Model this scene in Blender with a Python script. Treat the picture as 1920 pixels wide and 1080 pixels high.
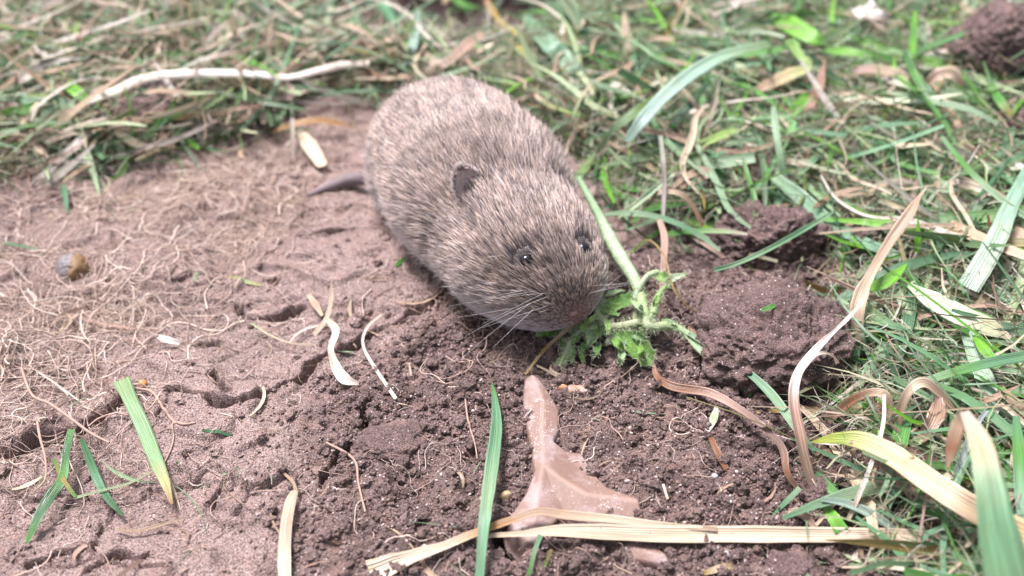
import bpy, math, random
import numpy as np
from mathutils import Vector, Matrix
from mathutils.bvhtree import BVHTree
from mathutils.kdtree import KDTree
R = math.radians
rng = np.random.default_rng(7)
random.seed(7)
for o in list(bpy.data.objects): bpy.data.objects.remove(o)
S = bpy.context.scene
S.unit_settings.system = 'METRIC'
S.unit_settings.scale_length = 0.01          # one unit is one centimetre
# ---------------------------------------------------------------- camera
PITCH, CAMH, FOV = R(40), 12.0, R(60)
cam = bpy.data.cameras.new('camera'); camo = bpy.data.objects.new('camera', cam)
S.collection.objects.link(camo); S.camera = camo
camo.location = (0, 0, CAMH); camo.rotation_euler = (R(90)-PITCH, 0, 0)
cam.sensor_width = 36; cam.angle = FOV; cam.clip_start = 0.5; cam.clip_end = 2000
cam.dof.use_dof = True; cam.dof.focus_distance = 15.4; cam.dof.aperture_fstop = 0.13
# ---------------------------------------------------------------- sky and sun (bright overcast)
w = bpy.data.worlds.new("World"); S.world = w; w.use_nodes = True
nt = w.node_tree; nt.nodes.clear()
wo = nt.nodes.new('ShaderNodeOutputWorld'); bg = nt.nodes.new('ShaderNodeBackground')
sky = nt.nodes.new('ShaderNodeTexSky'); sky.sky_type = 'NISHITA'; sky.sun_disc = False
SUN_EL, SUN_ROT = R(66), R(-50)
sky.sun_elevation = SUN_EL; sky.sun_rotation = SUN_ROT; sky.dust_density = 4.0; sky.air_density = 1.0
hs = nt.nodes.new('ShaderNodeHueSaturation'); hs.inputs['Saturation'].default_value = 0.5
bg.inputs['Strength'].default_value = 0.092
nt.links.new(sky.outputs[0], hs.inputs['Color']); nt.links.new(hs.outputs[0], bg.inputs[0]); nt.links.new(bg.outputs[0], wo.inputs[0])
sl = bpy.data.lights.new('sun', 'SUN'); sl.energy = 3.4; sl.angle = R(20); sl.color = (.985, .94, 1.0)
so = bpy.data.objects.new('sun', sl); S.collection.objects.link(so)
sd = Vector((math.sin(SUN_ROT)*math.cos(SUN_EL), math.cos(SUN_ROT)*math.cos(SUN_EL), math.sin(SUN_EL)))
so.rotation_euler = (-sd).to_track_quat('-Z', 'Y').to_euler(); so.location = sd*100
S.view_settings.view_transform = 'Standard'; S.view_settings.look = 'None'; S.view_settings.gamma = 1
S.view_settings.exposure = 1.46
S.cycles.max_bounces = 6; S.cycles.transparent_max_bounces = 8

# ---------------------------------------------------------------- maths helpers
F = 960/math.tan(FOV/2)
sP, cP = math.sin(PITCH), math.cos(PITCH)
_t = np.random.default_rng(3)
PERM = _t.permutation(256); PERM = np.concatenate([PERM, PERM, PERM])
GR = _t.normal(size=(256, 3)); GR /= np.linalg.norm(GR, axis=1)[:, None]
def perlin(x, y, z=0.0):
    x = np.asarray(x, float); y = np.asarray(y, float); z = np.broadcast_to(np.asarray(z, float), x.shape)
    xi = np.floor(x).astype(int); yi = np.floor(y).astype(int); zi = np.floor(z).astype(int)
    xf, yf, zf = x-xi, y-yi, z-zi
    u, v, q = [f*f*f*(f*(f*6-15)+10) for f in (xf, yf, zf)]
    def g(i, j, k):
        h = PERM[PERM[PERM[(xi+i) & 255]+((yi+j) & 255)]+((zi+k) & 255)]
        G = GR[h]
        return G[..., 0]*(xf-i)+G[..., 1]*(yf-j)+G[..., 2]*(zf-k)
    a = g(0,0,0)*(1-u)+g(1,0,0)*u; b = g(0,1,0)*(1-u)+g(1,1,0)*u
    c = g(0,0,1)*(1-u)+g(1,0,1)*u; d = g(0,1,1)*(1-u)+g(1,1,1)*u
    return 1.6*((a*(1-v)+b*v)*(1-q)+(c*(1-v)+d*v)*q)
def fbm(x, y, z=0.0, o=4):
    s = 0; a = 1.0; t = 0
    for i in range(o):
        s = s+a*perlin(x*2**i+17*i, y*2**i-9*i, z if np.isscalar(z) else z*2**i); t += a; a *= .5
    return s/t
def sstep(a, b, x):
    t = np.clip((x-a)/(b-a), 0, 1); return t*t*(3-2*t)
def ray(px, py):
    r = np.array([(px-960)/F, cP-(py-540)/F*sP, -sP-(py-540)/F*cP])
    return r
def onplane(px, py, z=0.0):
    r = ray(px, py); t = (z-CAMH)/r[2]
    return np.array([0, 0, CAMH])+t*r
def dist_at(p): return p[1]*cP+(CAMH-p[2])*sP         # depth along the view axis
TOCAM = lambda p: (np.array([0, 0, CAMH])-p)/np.linalg.norm(np.array([0, 0, CAMH])-p)

# ---------------------------------------------------------------- where the ground is what (polygons on the ground)
GX0, GY0, GS, GNX, GNY = -60.0, -10.0, 0.15, 800, 560
def inpoly(x, y, poly):
    c = np.zeros(x.shape, bool); n = len(poly)
    for i in range(n):
        x1, y1 = poly[i]; x2, y2 = poly[(i+1) % n]
        m = (y1 > y) != (y2 > y)
        with np.errstate(divide='ignore', invalid='ignore'):
            xx = (x2-x1)*(y-y1)/(y2-y1)+x1
        c ^= m & (x < xx)
    return c
gx, gy = np.meshgrid(GX0+GS*np.arange(GNX), GY0+GS*np.arange(GNY))
def rast(pix, blur, extra=None, warp=.5):
    poly = [tuple(onplane(*p)[:2]) if len(p) == 2 else (p[0], p[1]) for p in pix]
    wx = gx+warp*perlin(gx/1.5, gy/1.5, 3.3)+warp*.5*perlin(gx/.6, gy/.6, 9.3); wy = gy+warp*perlin(gx/1.5, gy/1.5, 7.7)
    m = inpoly(wx, wy, poly).astype(float)
    for _ in range(2):
        k = max(1, int(blur/GS))
        for ax in (0, 1):
            cs = np.cumsum(np.pad(m, [(k+1, k) if a == ax else (0, 0) for a in (0, 1)], mode='edge'), axis=ax)
            m = (np.take(cs, range(2*k+1, cs.shape[ax]), axis=ax)-np.take(cs, range(0, cs.shape[ax]-2*k-1), axis=ax))/(2*k+1)
    return m
def look(m, x, y):
    fx = np.clip((x-GX0)/GS, 0, GNX-1.001); fy = np.clip((y-GY0)/GS, 0, GNY-1.001)
    i = fx.astype(int); j = fy.astype(int); u = fx-i; v = fy-j
    return (m[j, i]*(1-u)+m[j, i+1]*u)*(1-v)+(m[j+1, i]*(1-u)+m[j+1, i+1]*u)*v
# world-coordinate corners have three entries (x, y, 'w')
M_GR = rast([(1120, 300), (1180, 400), (1290, 470), (1330, 420), (1420, 370), (1560, 400), (1610, 560), (1610, 730), (1550, 850), (1560, 920), (1660, 1000), (1700, 1080),
             (6, 0, 'w'), (60, -10, 'w'), (60, 74, 'w'), (-60, 74, 'w'), (-60, 17, 'w'), (0, 345), (140, 320), (330, 275), (500, 215), (620, 150), (700, 175), (800, 190), (1000, 260)], .35)
M_CR = rast([(600, 760), (700, 650), (860, 560), (1000, 540), (1300, 480), (1400, 380), (1600, 480), (1640, 900), (1760, 1080), (9, 0, 'w'), (-2, 0, 'w'), (540, 1080), (600, 900)], .5)
M_RT = rast([(-60, 2, 'w'), (0, 860), (200, 740), (330, 640), (420, 520), (560, 400), (700, 240), (500, 215), (330, 275), (0, 345), (-60, 17, 'w')], .9)

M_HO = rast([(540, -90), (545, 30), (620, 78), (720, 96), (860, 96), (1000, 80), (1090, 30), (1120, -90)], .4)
M_FL = rast([(978, 712), (1012, 708), (1055, 770), (1062, 840), (1115, 880), (1150, 925), (1200, 935), (1215, 985), (1030, 1000), (1010, 1035), (975, 1030), (950, 975), (985, 930), (995, 850), (972, 755)], .15, warp=0)
CRACKS = [  # pixel polyline, half width, depth
    ([(-60, 850), (20, 840), (90, 803), (150, 790), (205, 765), (240, 738)], .27, .9),
    ([(320, 728), (370, 745), (430, 768), (480, 755), (540, 725), (572, 700), (578, 684), (610, 668), (665, 650), (720, 618)], .12, .6),
    ([(440, 575), (462, 590), (520, 596), (575, 576)], .12, .45),
    ([(560, 725), (575, 690)], .13, .5),
    ([(692, 760), (688, 835)], .09, .4), ([(665, 845), (625, 868), (608, 920)], .1, .4),
    ([(50, 1052), (110, 1030), (185, 1008)], .08, .35), ([(165, 1066), (215, 1040), (268, 1034)], .08, .3),
    ([(300, 790), (330, 735)], .06, .25), ([(425, 740), (400, 700)], .07, .3), ([(350, 868), (400, 840)], .05, .2),
    ([(940, 1005), (968, 1032)], .28, 1.0), ([(690, 640), (760, 600), (840, 560), (870, 545)], .12, .3),
    ([(520, 460), (600, 448), (660, 430)], .08, .3), ([(430, 910), (400, 960)], .06, .25), ([(610, 600), (700, 590)], .08, .3),
    ([(380, 640), (410, 646)], .12, .35), ([(1590, 700), (1600, 760), (1560, 800)], .2, .5), ([(550, 400), (585, 405)], .08, .25),
]
CR = [(np.array([onplane(*p)[:2] for p in L]), wd, dp) for L, wd, dp in CRACKS]
def seg_dist(x, y, P):
    d = np.full(x.shape, 1e9)
    for a, b in zip(P[:-1], P[1:]):
        e = b-a; t = np.clip(((x-a[0])*e[0]+(y-a[1])*e[1])/(e@e), 0, 1)
        d = np.minimum(d, np.hypot(x-a[0]-t*e[0], y-a[1]-t*e[1]))
    return d
PIT = onplane(955, 1020)[:2]
def plates(x, y):
    wx = x/2.3+.22*perlin(x/1.1, y/1.1, 91.)+.045*perlin(x/.3, y/.3, 95.); wy = y/1.5+.22*perlin(x/1.1, y/1.1, 93.)+.045*perlin(x/.3, y/.3, 97.)
    xi, yi = np.floor(wx).astype(int), np.floor(wy).astype(int); f1 = np.full(x.shape, 9.); f2 = f1.copy(); cid = np.zeros(x.shape)
    for a in (-1, 0, 1):
        for b in (-1, 0, 1):
            h = PERM[PERM[(xi+a) & 255]+((yi+b) & 255)]; h2 = PERM[h+17]
            d = np.hypot(xi+a+.1+.8*h/255-wx, yi+b+.1+.8*h2/255-wy); n = d < f1
            f2 = np.where(n, f1, np.minimum(f2, d)); cid = np.where(n, PERM[h+99]/255., cid); f1 = np.where(n, d, f1)
    return f2-f1, cid
def gz(x, y):
    x = np.asarray(x, float); y = np.asarray(y, float)
    h = .28*fbm(x/6+3, y/6, 1.5, 2)+.18*look(M_GR, x, y)
    h = h-2.4*look(M_HO, x, y)
    return h
def hfull(x, y):
    x = np.asarray(x, float); y = np.asarray(y, float)
    cr = look(M_CR, x, y); gr = look(M_GR, x, y); fl = look(M_FL, x, y)
    cru = np.clip(1-cr-gr, 0, 1)
    near = np.clip(1.6-np.hypot(x, y-13)/30, 0, 1)
    h = gz(x, y)
    # flaky crust in terraces
    t = fbm(x/3.4+5, y/2.0, 2.2, 3)*4.5+perlin(x/.5, y/.35, 1.)*.14
    fr = t-np.floor(t); ter = np.floor(t)+sstep(.72, 1., fr)
    h = h+cru*(.12*ter)+.02*cru*fbm(x/.6, y/.45, 5.5, 3)
    f21, cid = plates(x, y)
    act = sstep(-.15, .3, perlin(x/3.1+4, y/2.4, 8.))*(.35+.65*sstep(11.5, 9, y))
    h = h+cru*(cid-.5)*.10*act-cru*act*.15*(1-sstep(.012, .045, f21))+cru*.03*sstep(.02, .35, f21)
    f22, _c = plates(x*2.3+31, y*2.3)
    h = h-cru*.035*(1-sstep(.02, .10, f22))*sstep(.0, .3, perlin(x/2., y/2., 18.))
    # crumbly soil
    lump = .30*(1-np.abs(perlin(x/.95, y/.95, 6.))*2)+.16*(1-2*np.abs(perlin(x/.42, y/.42, 2.7)))+.085*(1-2*np.abs(perlin(x/.2, y/.2, 11.7)))
    h = h+(.25+.75*cr)*(cr+.25*gr)*.55*(lump-.25)*(1-.85*fl)-.10*fl
    rough = .3+.7*sstep(-.3, .3, perlin(x/2.2, y/2.2, 21.))
    h = h+near*rough*(.45+.55*cr)*(.016*(1-2*np.abs(perlin(x/.13, y/.13, .5)))+.012*perlin(x/.08, y/.08, 3.5))*(1+1.2*cr)
    wx = x+.14*perlin(x/.5, y/.5, 31.)+.05*perlin(x/.15, y/.15, 37.); wy = y+.14*perlin(x/.5, y/.5, 33.)+.05*perlin(x/.15, y/.15, 39.)
    for P, wd, dp in CR:
        m = (x > P[:, 0].min()-1) & (x < P[:, 0].max()+1) & (y > P[:, 1].min()-1) & (y < P[:, 1].max()+1)
        if not m.any(): continue
        d = seg_dist(wx[m], wy[m], P)
        k = wd*(.75+.5*perlin(x[m]/.8, y[m]/.8, 51.))
        h = np.array(h); h[m] -= dp*(1-sstep(.35, 1.15, d/k)); h[m] += .04*np.exp(-((d/k-1.5)/.6)**2)
    return h
def hpt(x, y): return float(hfull(np.array([x]), np.array([y]))[0])
def ongr(px, py, z=0.0):
    """the point above the soil seen at a pixel, z cm above it"""
    g = 0.0
    for _ in range(3):
        p = onplane(px, py, g+z); g = float(gz(p[0], p[1]))
    return onplane(px, py, g+z)

# ---------------------------------------------------------------- mesh / object helpers
C = S.collection
def link(o, parent=None):
    C.objects.link(o)
    if parent: o.parent = parent
    return o
def np_mesh(name, V, faces, mat, attrs=None, uv=None, smooth=True, parent=None):
    me = bpy.data.meshes.new(name)
    V = np.asarray(V, np.float32)
    me.vertices.add(len(V)); me.vertices.foreach_set('co', V.ravel())
    loops = np.concatenate([f.ravel() for f in faces]); tot = np.concatenate([np.full(len(f), f.shape[1]) for f in faces])
    st = np.concatenate([[0], np.cumsum(tot)[:-1]])
    me.loops.add(len(loops)); me.loops.foreach_set('vertex_index', loops.astype(np.int32))
    me.polygons.add(len(tot)); me.polygons.foreach_set('loop_start', st.astype(np.int32))
    me.polygons.foreach_set('use_smooth', np.full(len(tot), smooth))
    if uv is not None:
        l = me.uv_layers.new(name='UVMap'); l.data.foreach_set('uv', np.asarray(uv, np.float32)[loops].ravel())
    for k, a in (attrs or {}).items():
        a = np.asarray(a, np.float32)
        if a.ndim == 1:
            at = me.attributes.new(k, 'FLOAT', 'POINT'); at.data.foreach_set('value', a)
        else:
            at = me.attributes.new(k, 'FLOAT_COLOR', 'POINT')
            if a.shape[1] == 3: a = np.hstack([a, np.ones((len(a), 1), np.float32)])
            at.data.foreach_set('color', a.ravel())
    me.update(calc_edges=True); me.validate()
    if mat: me.materials.append(mat)
    return link(bpy.data.objects.new(name, me), parent)
def np_curves(name, P, rad, mat, col=None, parent=None):
    """P (n, k, 3) strands, rad (n, k) or (k,)"""
    n, k, _ = P.shape
    cu = bpy.data.hair_curves.new(name); cu.add_curves([k]*n)
    cu.attributes['position'].data.foreach_set('vector', P.astype(np.float32).ravel())
    r = np.broadcast_to(rad, (n, k)).astype(np.float32)
    at = cu.attributes.get('radius') or cu.attributes.new('radius', 'FLOAT', 'POINT'); at.data.foreach_set('value', r.ravel().copy())
    if col is not None:
        a = cu.attributes.new('col', 'FLOAT_COLOR', 'CURVE'); c = np.hstack([col, np.ones((n, 1))]).astype(np.float32); a.data.foreach_set('color', c.ravel())
    cu.materials.append(mat)
    return link(bpy.data.objects.new(name, cu), parent)
def tag(o, label=None, cat=None, group=None, kind=None):
    for k, v in (('label', label), ('category', cat), ('group', group), ('kind', kind)):
        if v: o[k] = v
    return o
def empty(name, loc, label=None, cat=None, group=None):
    o = bpy.data.objects.new(name, None); o.location = loc; o.empty_display_size = .5
    C.objects.link(o); return tag(o, label, cat, group)
def catmull(P, n):
    P = np.asarray(P, float)
    if len(P) == 2: P = np.array([P[0], (P[0]+P[1])/2, P[1]])
    Q = np.vstack([2*P[0]-P[1], P, 2*P[-1]-P[-2]])
    s = np.linspace(0, len(P)-1, n); i = np.minimum(s.astype(int), len(P)-2); t = (s-i)[:, None]
    a, b, c, d = Q[i], Q[i+1], Q[i+2], Q[i+3]
    return .5*((2*b)+(-a+c)*t+(2*a-5*b+4*c-d)*t*t+(-a+3*b-3*c+d)*t**3)
def interp(vals, n):
    v = np.asarray(vals, float)
    if v.ndim == 1: v = v[:, None]; sq = True
    else: sq = False
    if len(v) == 1: v = np.vstack([v, v])
    s = np.linspace(0, 1, n); x = np.linspace(0, 1, len(v))
    o = np.stack([np.interp(s, x, v[:, j]) for j in range(v.shape[1])], 1)
    return o[:, 0] if sq else o
def norm(a): return a/np.maximum(np.linalg.norm(a, axis=-1, keepdims=True), 1e-9)

# ---------------------------------------------------------------- materials
class N:
    def __init__(s, name):
        s.m = bpy.data.materials.new(name); s.m.use_nodes = True; s.t = s.m.node_tree; s.t.nodes.clear()
    def n(s, ty, **kw):
        x = s.t.nodes.new(ty)
        for k, v in kw.items():
            if k.startswith('i_'):
                k = k[2:]; k = int(k) if k.isdigit() else k.replace('_', ' ')
                if hasattr(v, 'is_linked') or isinstance(v, bpy.types.NodeSocket): s.t.links.new(v, x.inputs[k])
                else: x.inputs[k].default_value = v
            else: setattr(x, k, v)
        return x
    def out(s, sh): s.t.links.new(sh, s.n('ShaderNodeOutputMaterial').inputs[0]); return s.m
    def mixc(s, f, a, b, mode='MIX'):
        x = s.n('ShaderNodeMix', data_type='RGBA', blend_type=mode)
        for i, v in ((0, f), (6, a), (7, b)):
            if isinstance(v, bpy.types.NodeSocket): s.t.links.new(v, x.inputs[i])
            else: x.inputs[i].default_value = v if i == 0 else (*v, 1) if len(v) == 3 else v
        return x.outputs[2]
    def ramp(s, v, stops):
        x = s.n('ShaderNodeValToRGB', i_0=v); e = x.color_ramp.elements
        while len(e) < len(stops): e.new(.5)
        for k, (p, c) in zip(e, stops): k.position = p; k.color = (*c, 1) if len(c) == 3 else c
        return x.outputs[0]
    def mth(s, op, a, b=0.0):
        x = s.n('ShaderNodeMath', operation=op)
        for i, v in ((0, a), (1, b)):
            if isinstance(v, bpy.types.NodeSocket): s.t.links.new(v, x.inputs[i])
            else: x.inputs[i].default_value = v
        return x.outputs[0]
    def noise(s, vec, sc, det=4, rough=.55, out=0):
        x = s.n('ShaderNodeTexNoise', i_Scale=sc, i_Detail=det, i_Roughness=rough)
        if vec is not None: s.t.links.new(vec, x.inputs['Vector'])
        return x.outputs[out]
def soil_mat(name, dark, light, tone=None):
    a = N(name); tc = a.n('ShaderNodeTexCoord').outputs['Object']
    n1 = a.noise(tc, 1.3, 6); n2 = a.noise(tc, 9., 6, .7); n3 = a.noise(tc, 34., 4, .7)
    f = a.mth('ADD', a.mth('MULTIPLY', n1, .7), a.mth('MULTIPLY', n2, .6))
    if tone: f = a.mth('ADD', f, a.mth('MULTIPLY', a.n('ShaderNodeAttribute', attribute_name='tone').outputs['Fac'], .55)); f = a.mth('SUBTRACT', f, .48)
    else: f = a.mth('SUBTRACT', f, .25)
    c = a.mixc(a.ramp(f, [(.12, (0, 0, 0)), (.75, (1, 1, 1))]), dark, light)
    c = a.mixc(a.ramp(n3, [(.38, (1, 1, 1)), (.55, (0, 0, 0))]), c, [k*.62 for k in dark])
    pk = a.noise(tc, 3.1, 3); c = a.mixc(a.ramp(pk, [(.55, (0, 0, 0)), (.7, (.5, .5, .5))]), c, (.25, .15, .12))
    vo = a.n('ShaderNodeTexVoronoi', i_Scale=17., feature='F1'); a.t.links.new(tc, vo.inputs['Vector'])
    sp = a.n('ShaderNodeSeparateColor', i_0=vo.outputs['Color'])
    spec = a.mth('MULTIPLY', a.mth('LESS_THAN', vo.outputs['Distance'], .24), a.mth('GREATER_THAN', sp.outputs[0], .80))
    c = a.mixc(spec, c, a.mixc(sp.outputs[1], (.34, .26, .24), (.55, .50, .50)))
    b = a.n('ShaderNodeBump', i_Strength=.9, i_Distance=.045, i_Height=a.noise(tc, 22., 8, .75))
    b2 = a.n('ShaderNodeBump', i_Strength=.7, i_Distance=.03, i_Height=a.n('ShaderNodeTexVoronoi', i_Scale=30., i_Vector=tc).outputs['Distance'], i_Normal=b.outputs[0], invert=True)
    r = a.mth('SUBTRACT', .88, a.mth('MULTIPLY', spec, .55))
    p = a.n('ShaderNodeBsdfPrincipled', i_Base_Color=c, i_Roughness=r, i_Normal=b2.outputs[0]); p.inputs['Specular IOR Level'].default_value = .35
    return a.out(p.outputs[0])
DARK, LIGHT = (.064, .039, .034), (.335, .238, .213)
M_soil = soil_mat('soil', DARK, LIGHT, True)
M_clod = soil_mat('clod_soil', (.066, .041, .036), (.30, .207, .19))
def blade_mat(name, trans=.25, stripes=True, rough=.36):
    a = N(name); col = a.n('ShaderNodeAttribute', attribute_name='col').outputs['Color']
    uv = a.n('ShaderNodeUVMap').outputs[0]
    mp = a.n('ShaderNodeMapping', i_Vector=uv); mp.inputs['Scale'].default_value = (1., .05, 1.)
    st = a.noise(mp.outputs[0], 9., 3, .6); mp2 = a.n('ShaderNodeMapping', i_Vector=uv); mp2.inputs['Scale'].default_value = (.35, 1., 1.)
    mo = a.noise(mp2.outputs[0], 2.6, 5, .65); sp = a.noise(mp2.outputs[0], 13., 2)
    sx = a.n('ShaderNodeSeparateXYZ', i_0=uv); wv = a.mth('SINE', a.mth('MULTIPLY', sx.outputs[0], 46.))
    c = a.mixc(a.ramp(st, [(.35, (0, 0, 0)), (.68, (1, 1, 1))]), a.mixc(1., col, (.70, .66, .62), 'MULTIPLY'), a.mixc(1., col, (1.25, 1.25, 1.22), 'MULTIPLY'))
    c = a.mixc(a.ramp(mo, [(.45, (0, 0, 0)), (.72, (.55, .55, .55))]), c, a.mixc(1., c, (1.08, .88, .72), 'MULTIPLY'))
    c = a.mixc(a.ramp(sp, [(.685, (0, 0, 0)), (.73, (.65, .65, .65))]), c, (.13, .085, .065))
    hgt = a.mth('ADD', a.mth('MULTIPLY', wv, .35), st)
    b = a.n('ShaderNodeBump', i_Strength=.55, i_Distance=.02, i_Height=hgt)
    p = a.n('ShaderNodeBsdfPrincipled', i_Base_Color=c, i_Roughness=rough, i_Normal=b.outputs[0])
    t = a.n('ShaderNodeBsdfTranslucent', i_Color=c)
    return a.out(a.n('ShaderNodeMixShader', i_0=trans, i_1=p.outputs[0], i_2=t.outputs[0]).outputs[0])
M_blade = blade_mat('grass_leaf')
def simple(name, rough=.7, spec=.3, trans=0.):
    a = N(name); c = a.n('ShaderNodeAttribute', attribute_name='col').outputs['Color']
    tc = a.n('ShaderNodeTexCoord').outputs['Object']
    c = a.mixc(a.noise(tc, 7., 4), a.mixc(1., c, (.6, .6, .6), 'MULTIPLY'), a.mixc(1., c, (1.35, 1.35, 1.35), 'MULTIPLY'))
    p = a.n('ShaderNodeBsdfPrincipled', i_Base_Color=c, i_Roughness=rough); p.inputs['Specular IOR Level'].default_value = spec
    return a.out(p.outputs[0])
M_plain = simple('matte')
def hair_mat(name, base=None, tip0=.35, tip1=.75, rough=.45):
    a = N(name); col = a.n('ShaderNodeAttribute', attribute_name='col').outputs['Color']
    if base:
        ic = a.n('ShaderNodeHairInfo').outputs['Intercept']
        col = a.mixc(a.ramp(ic, [(tip0, (0, 0, 0)), (tip1, (1, 1, 1))]), base, col)
    h = a.n('ShaderNodeBsdfHairPrincipled', i_Color=col, i_Roughness=rough); h.model = 'CHIANG'; h.parametrization = 'COLOR'
    h.inputs['Radial Roughness'].default_value = .6
    d = a.n('ShaderNodeBsdfDiffuse', i_Color=col)
    return a.out(a.n('ShaderNodeMixShader', i_0=.55, i_1=h.outputs[0], i_2=d.outputs[0]).outputs[0])
def diffhair(name):
    a = N(name); col = a.n('ShaderNodeAttribute', attribute_name='col').outputs['Color']
    return a.out(a.n('ShaderNodeBsdfPrincipled', i_Base_Color=col, i_Roughness=.6).outputs[0])
M_fur = hair_mat('vole_fur', (.075, .058, .062), .2, .75)
M_whisk = diffhair('whisker'); M_root = diffhair('fibre')

# ---------------------------------------------------------------- ground sheet
def axis(lo, hi, step, far0, far1, g):
    m = list(np.arange(lo, hi, step)); s = step; x = hi
    while x < far1: m.append(x); s = min(s*g, 400); x += s
    s = step; x = lo; L = []
    while x > far0: s = min(s*g, 400); x -= s; L.append(x)
    return np.array(L[::-1]+m)
def ground():
    xs = axis(-9.5, 9.5, .036, -3000, 3000, 1.025); ys = axis(6.6, 18.5, .036, -400, 4000, 1.02)
    X, Y = np.meshgrid(xs, ys); x, y = X.ravel(), Y.ravel()
    z = hfull(x, y)
    n, m = len(xs), len(ys)
    I = np.arange(n*m).reshape(m, n)
    Fc = np.stack([I[:-1, :-1], I[:-1, 1:], I[1:, 1:], I[1:, :-1]], -1).reshape(-1, 4)
    cr = look(M_CR, x, y); gr = look(M_GR, x, y)
    tone = 1-.62*cr-.8*gr-1.2*look(M_HO, x, y)  # far hollow: dark brown earth, with the gap's shadow painted into its tone
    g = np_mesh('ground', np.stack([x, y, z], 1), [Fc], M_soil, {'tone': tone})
    tag(g, 'cracked reddish brown earth with crumbly patches', kind='structure')
ground()

# ---------------------------------------------------------------- crumbs, grains: what nobody could count
def ico(sub):
    import bmesh
    bm = bmesh.new(); bmesh.ops.create_icosphere(bm, subdivisions=sub, radius=1)
    V = np.array([v.co[:] for v in bm.verts]); Fc = np.array([[v.index for v in f.verts] for f in bm.faces]); bm.free(); return V, Fc
def scatter_lumps(name, pos, size, mat, sub=1, flat=.8, attrs=None, label=None, rough=.28, smooth=True):
    V, Fc = ico(sub); n, k = len(pos), len(V)
    sc = size[:, None, None]*rng.uniform(.7, 1.2, (n, 1, 3))*np.array([1, 1, flat])
    P = V[None]*(1+rough*rng.normal(size=(n, k, 1)))*sc
    a = rng.uniform(0, 6.28, n); c, s = np.cos(a), np.sin(a)
    P = np.stack([P[..., 0]*c[:, None]-P[..., 1]*s[:, None], P[..., 0]*s[:, None]+P[..., 1]*c[:, None], P[..., 2]], -1)+pos[:, None]
    Fa = (Fc[None]+(np.arange(n)*k)[:, None, None]).reshape(-1, 3)
    at = {kk: np.repeat(v, k, axis=0) for kk, v in (attrs or {}).items()}
    o = np_mesh(name, P.reshape(-1, 3), [Fa], mat, at, smooth=smooth)
    return tag(o, label, kind='stuff')
def pick(n, mask, x0=-15, x1=15, y0=6, y1=26, power=1.):
    X = rng.uniform(x0, x1, n*6); Y = rng.uniform(y0, y1, n*6)
    k = rng.uniform(size=n*6) < mask(X, Y)
    return X[k][:n], Y[k][:n]
cm = lambda x, y: np.clip(look(M_CR, x, y)*(.25+.75*sstep(-.2, .35, perlin(x/1.1, y/1.1, 61.)))+.02, 0, 1)
x, y = pick(9000, cm, -9, 9, 6.3, 19); sz = .03+.085*rng.uniform(size=len(x))**4
scatter_lumps('soil_crumbs', np.stack([x, y, hfull(x, y)+sz*.3], 1), sz, M_soil, 2, attrs={'tone': 1-.66*look(M_CR, x, y)}, smooth=False, rough=.2, label='loose crumbs of dark earth strewn over the bare ground')
x, y = pick(32000, lambda x, y: np.clip(cm(x, y)*(1-.75*look(M_FL, x, y)), 0, 1), -9, 9, 6.3, 17); sz = .011+.024*rng.uniform(size=len(x))**2
c = np.array([(.14, .09, .078), (.21, .14, .12), (.40, .33, .31), (.10, .065, .055)])[rng.choice(4, len(x), p=[.42, .34, .08, .16])]
scatter_lumps('soil_grains', np.stack([x, y, hfull(x, y)+sz*.3], 1), sz, M_plain, 1, 1., {'col': c}, 'fine pale and dark sand grains on the bare ground')

# ---------------------------------------------------------------- clods
def lump_obj(name, c, r, seed, mat, label, cat, group=None, amp=.22, sub=6, fr=1.2, floor=None):
    V, Fc = ico(sub); V = V*1.0
    rn = np.array(r)/np.mean(r); U = V*rn*fr; big = min(1.6, .8+np.mean(r)*.6)
    q = U*1.1+seed*7.3; d = 1+amp*fbm(q[:, 0], q[:, 1], q[:, 2], 3)*1.7
    q = U*3.2*big+seed; d += amp*.40*(.5-1.6*np.abs(perlin(q[:, 0], q[:, 1], q[:, 2])))
    q = U*7.5*big+seed; d += amp*.26*(.5-1.8*np.abs(perlin(q[:, 0], q[:, 1], q[:, 2])))*(.4+1.2*sstep(-.3, .3, perlin(U[:, 0]*1.5, U[:, 1]*1.5, U[:, 2]*1.5+seed)))
    q = U*16*big+seed; d += amp*.13*(.5-1.8*np.abs(perlin(q[:, 0], q[:, 1], q[:, 2])))
    q = U*31*big+seed; d += amp*.07*perlin(q[:, 0], q[:, 1], q[:, 2])
    P = V*d[:, None]*np.array(r)
    o = np_mesh(name, P, [Fc], mat, {'tone': np.full(len(P), .4)}); o.location = c
    return tag(o, label, cat, group)
def clod(px, py, r, seed, label, z=None, **k):
    p = ongr(px, py, r[2]*.35 if z is None else z)
    return lump_obj('soil_clod', p, r, seed, M_clod, label, 'clod', 'clods of earth', **k)
clod(1452, 640, (1.35, 1.25, .95), 1, 'large rounded clod of earth beside the green plant and the matted grass')
clod(1445, 445, (1.15, .8, .7), 2, 'dark clod of earth behind the large rounded clod, beside a green stalk', amp=.32)
clod(1885, 95, (1.55, 1.1, 1.2), 3, 'tall clod of earth standing on matted grass in the far corner', z=.9)
clod(1925, 250, (.7, .6, .6), 4, 'small dark clod at the picture edge below the tall far clod', z=.6)
clod(1600, 835, (.28, .24, .2), 5, 'little clod at the base of the curled brown leaves', sub=4)
clod(1535, 925, (.3, .28, .24), 6, 'lump of earth next to the small dry leaf by the long straw', sub=5)
clod(1490, 1075, (.42, .36, .25), 7, 'dark lump of earth just below the long straw', sub=5)
clod(1625, 440, (.35, .3, .25), 8, 'small reddish clod among matted grass behind the tan upright leaf', z=.5, sub=5)
clod(735, 830, (.62, .5, .25), 9, 'low crumbling lump of earth in front of the green flat blade', z=0, sub=5)
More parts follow.
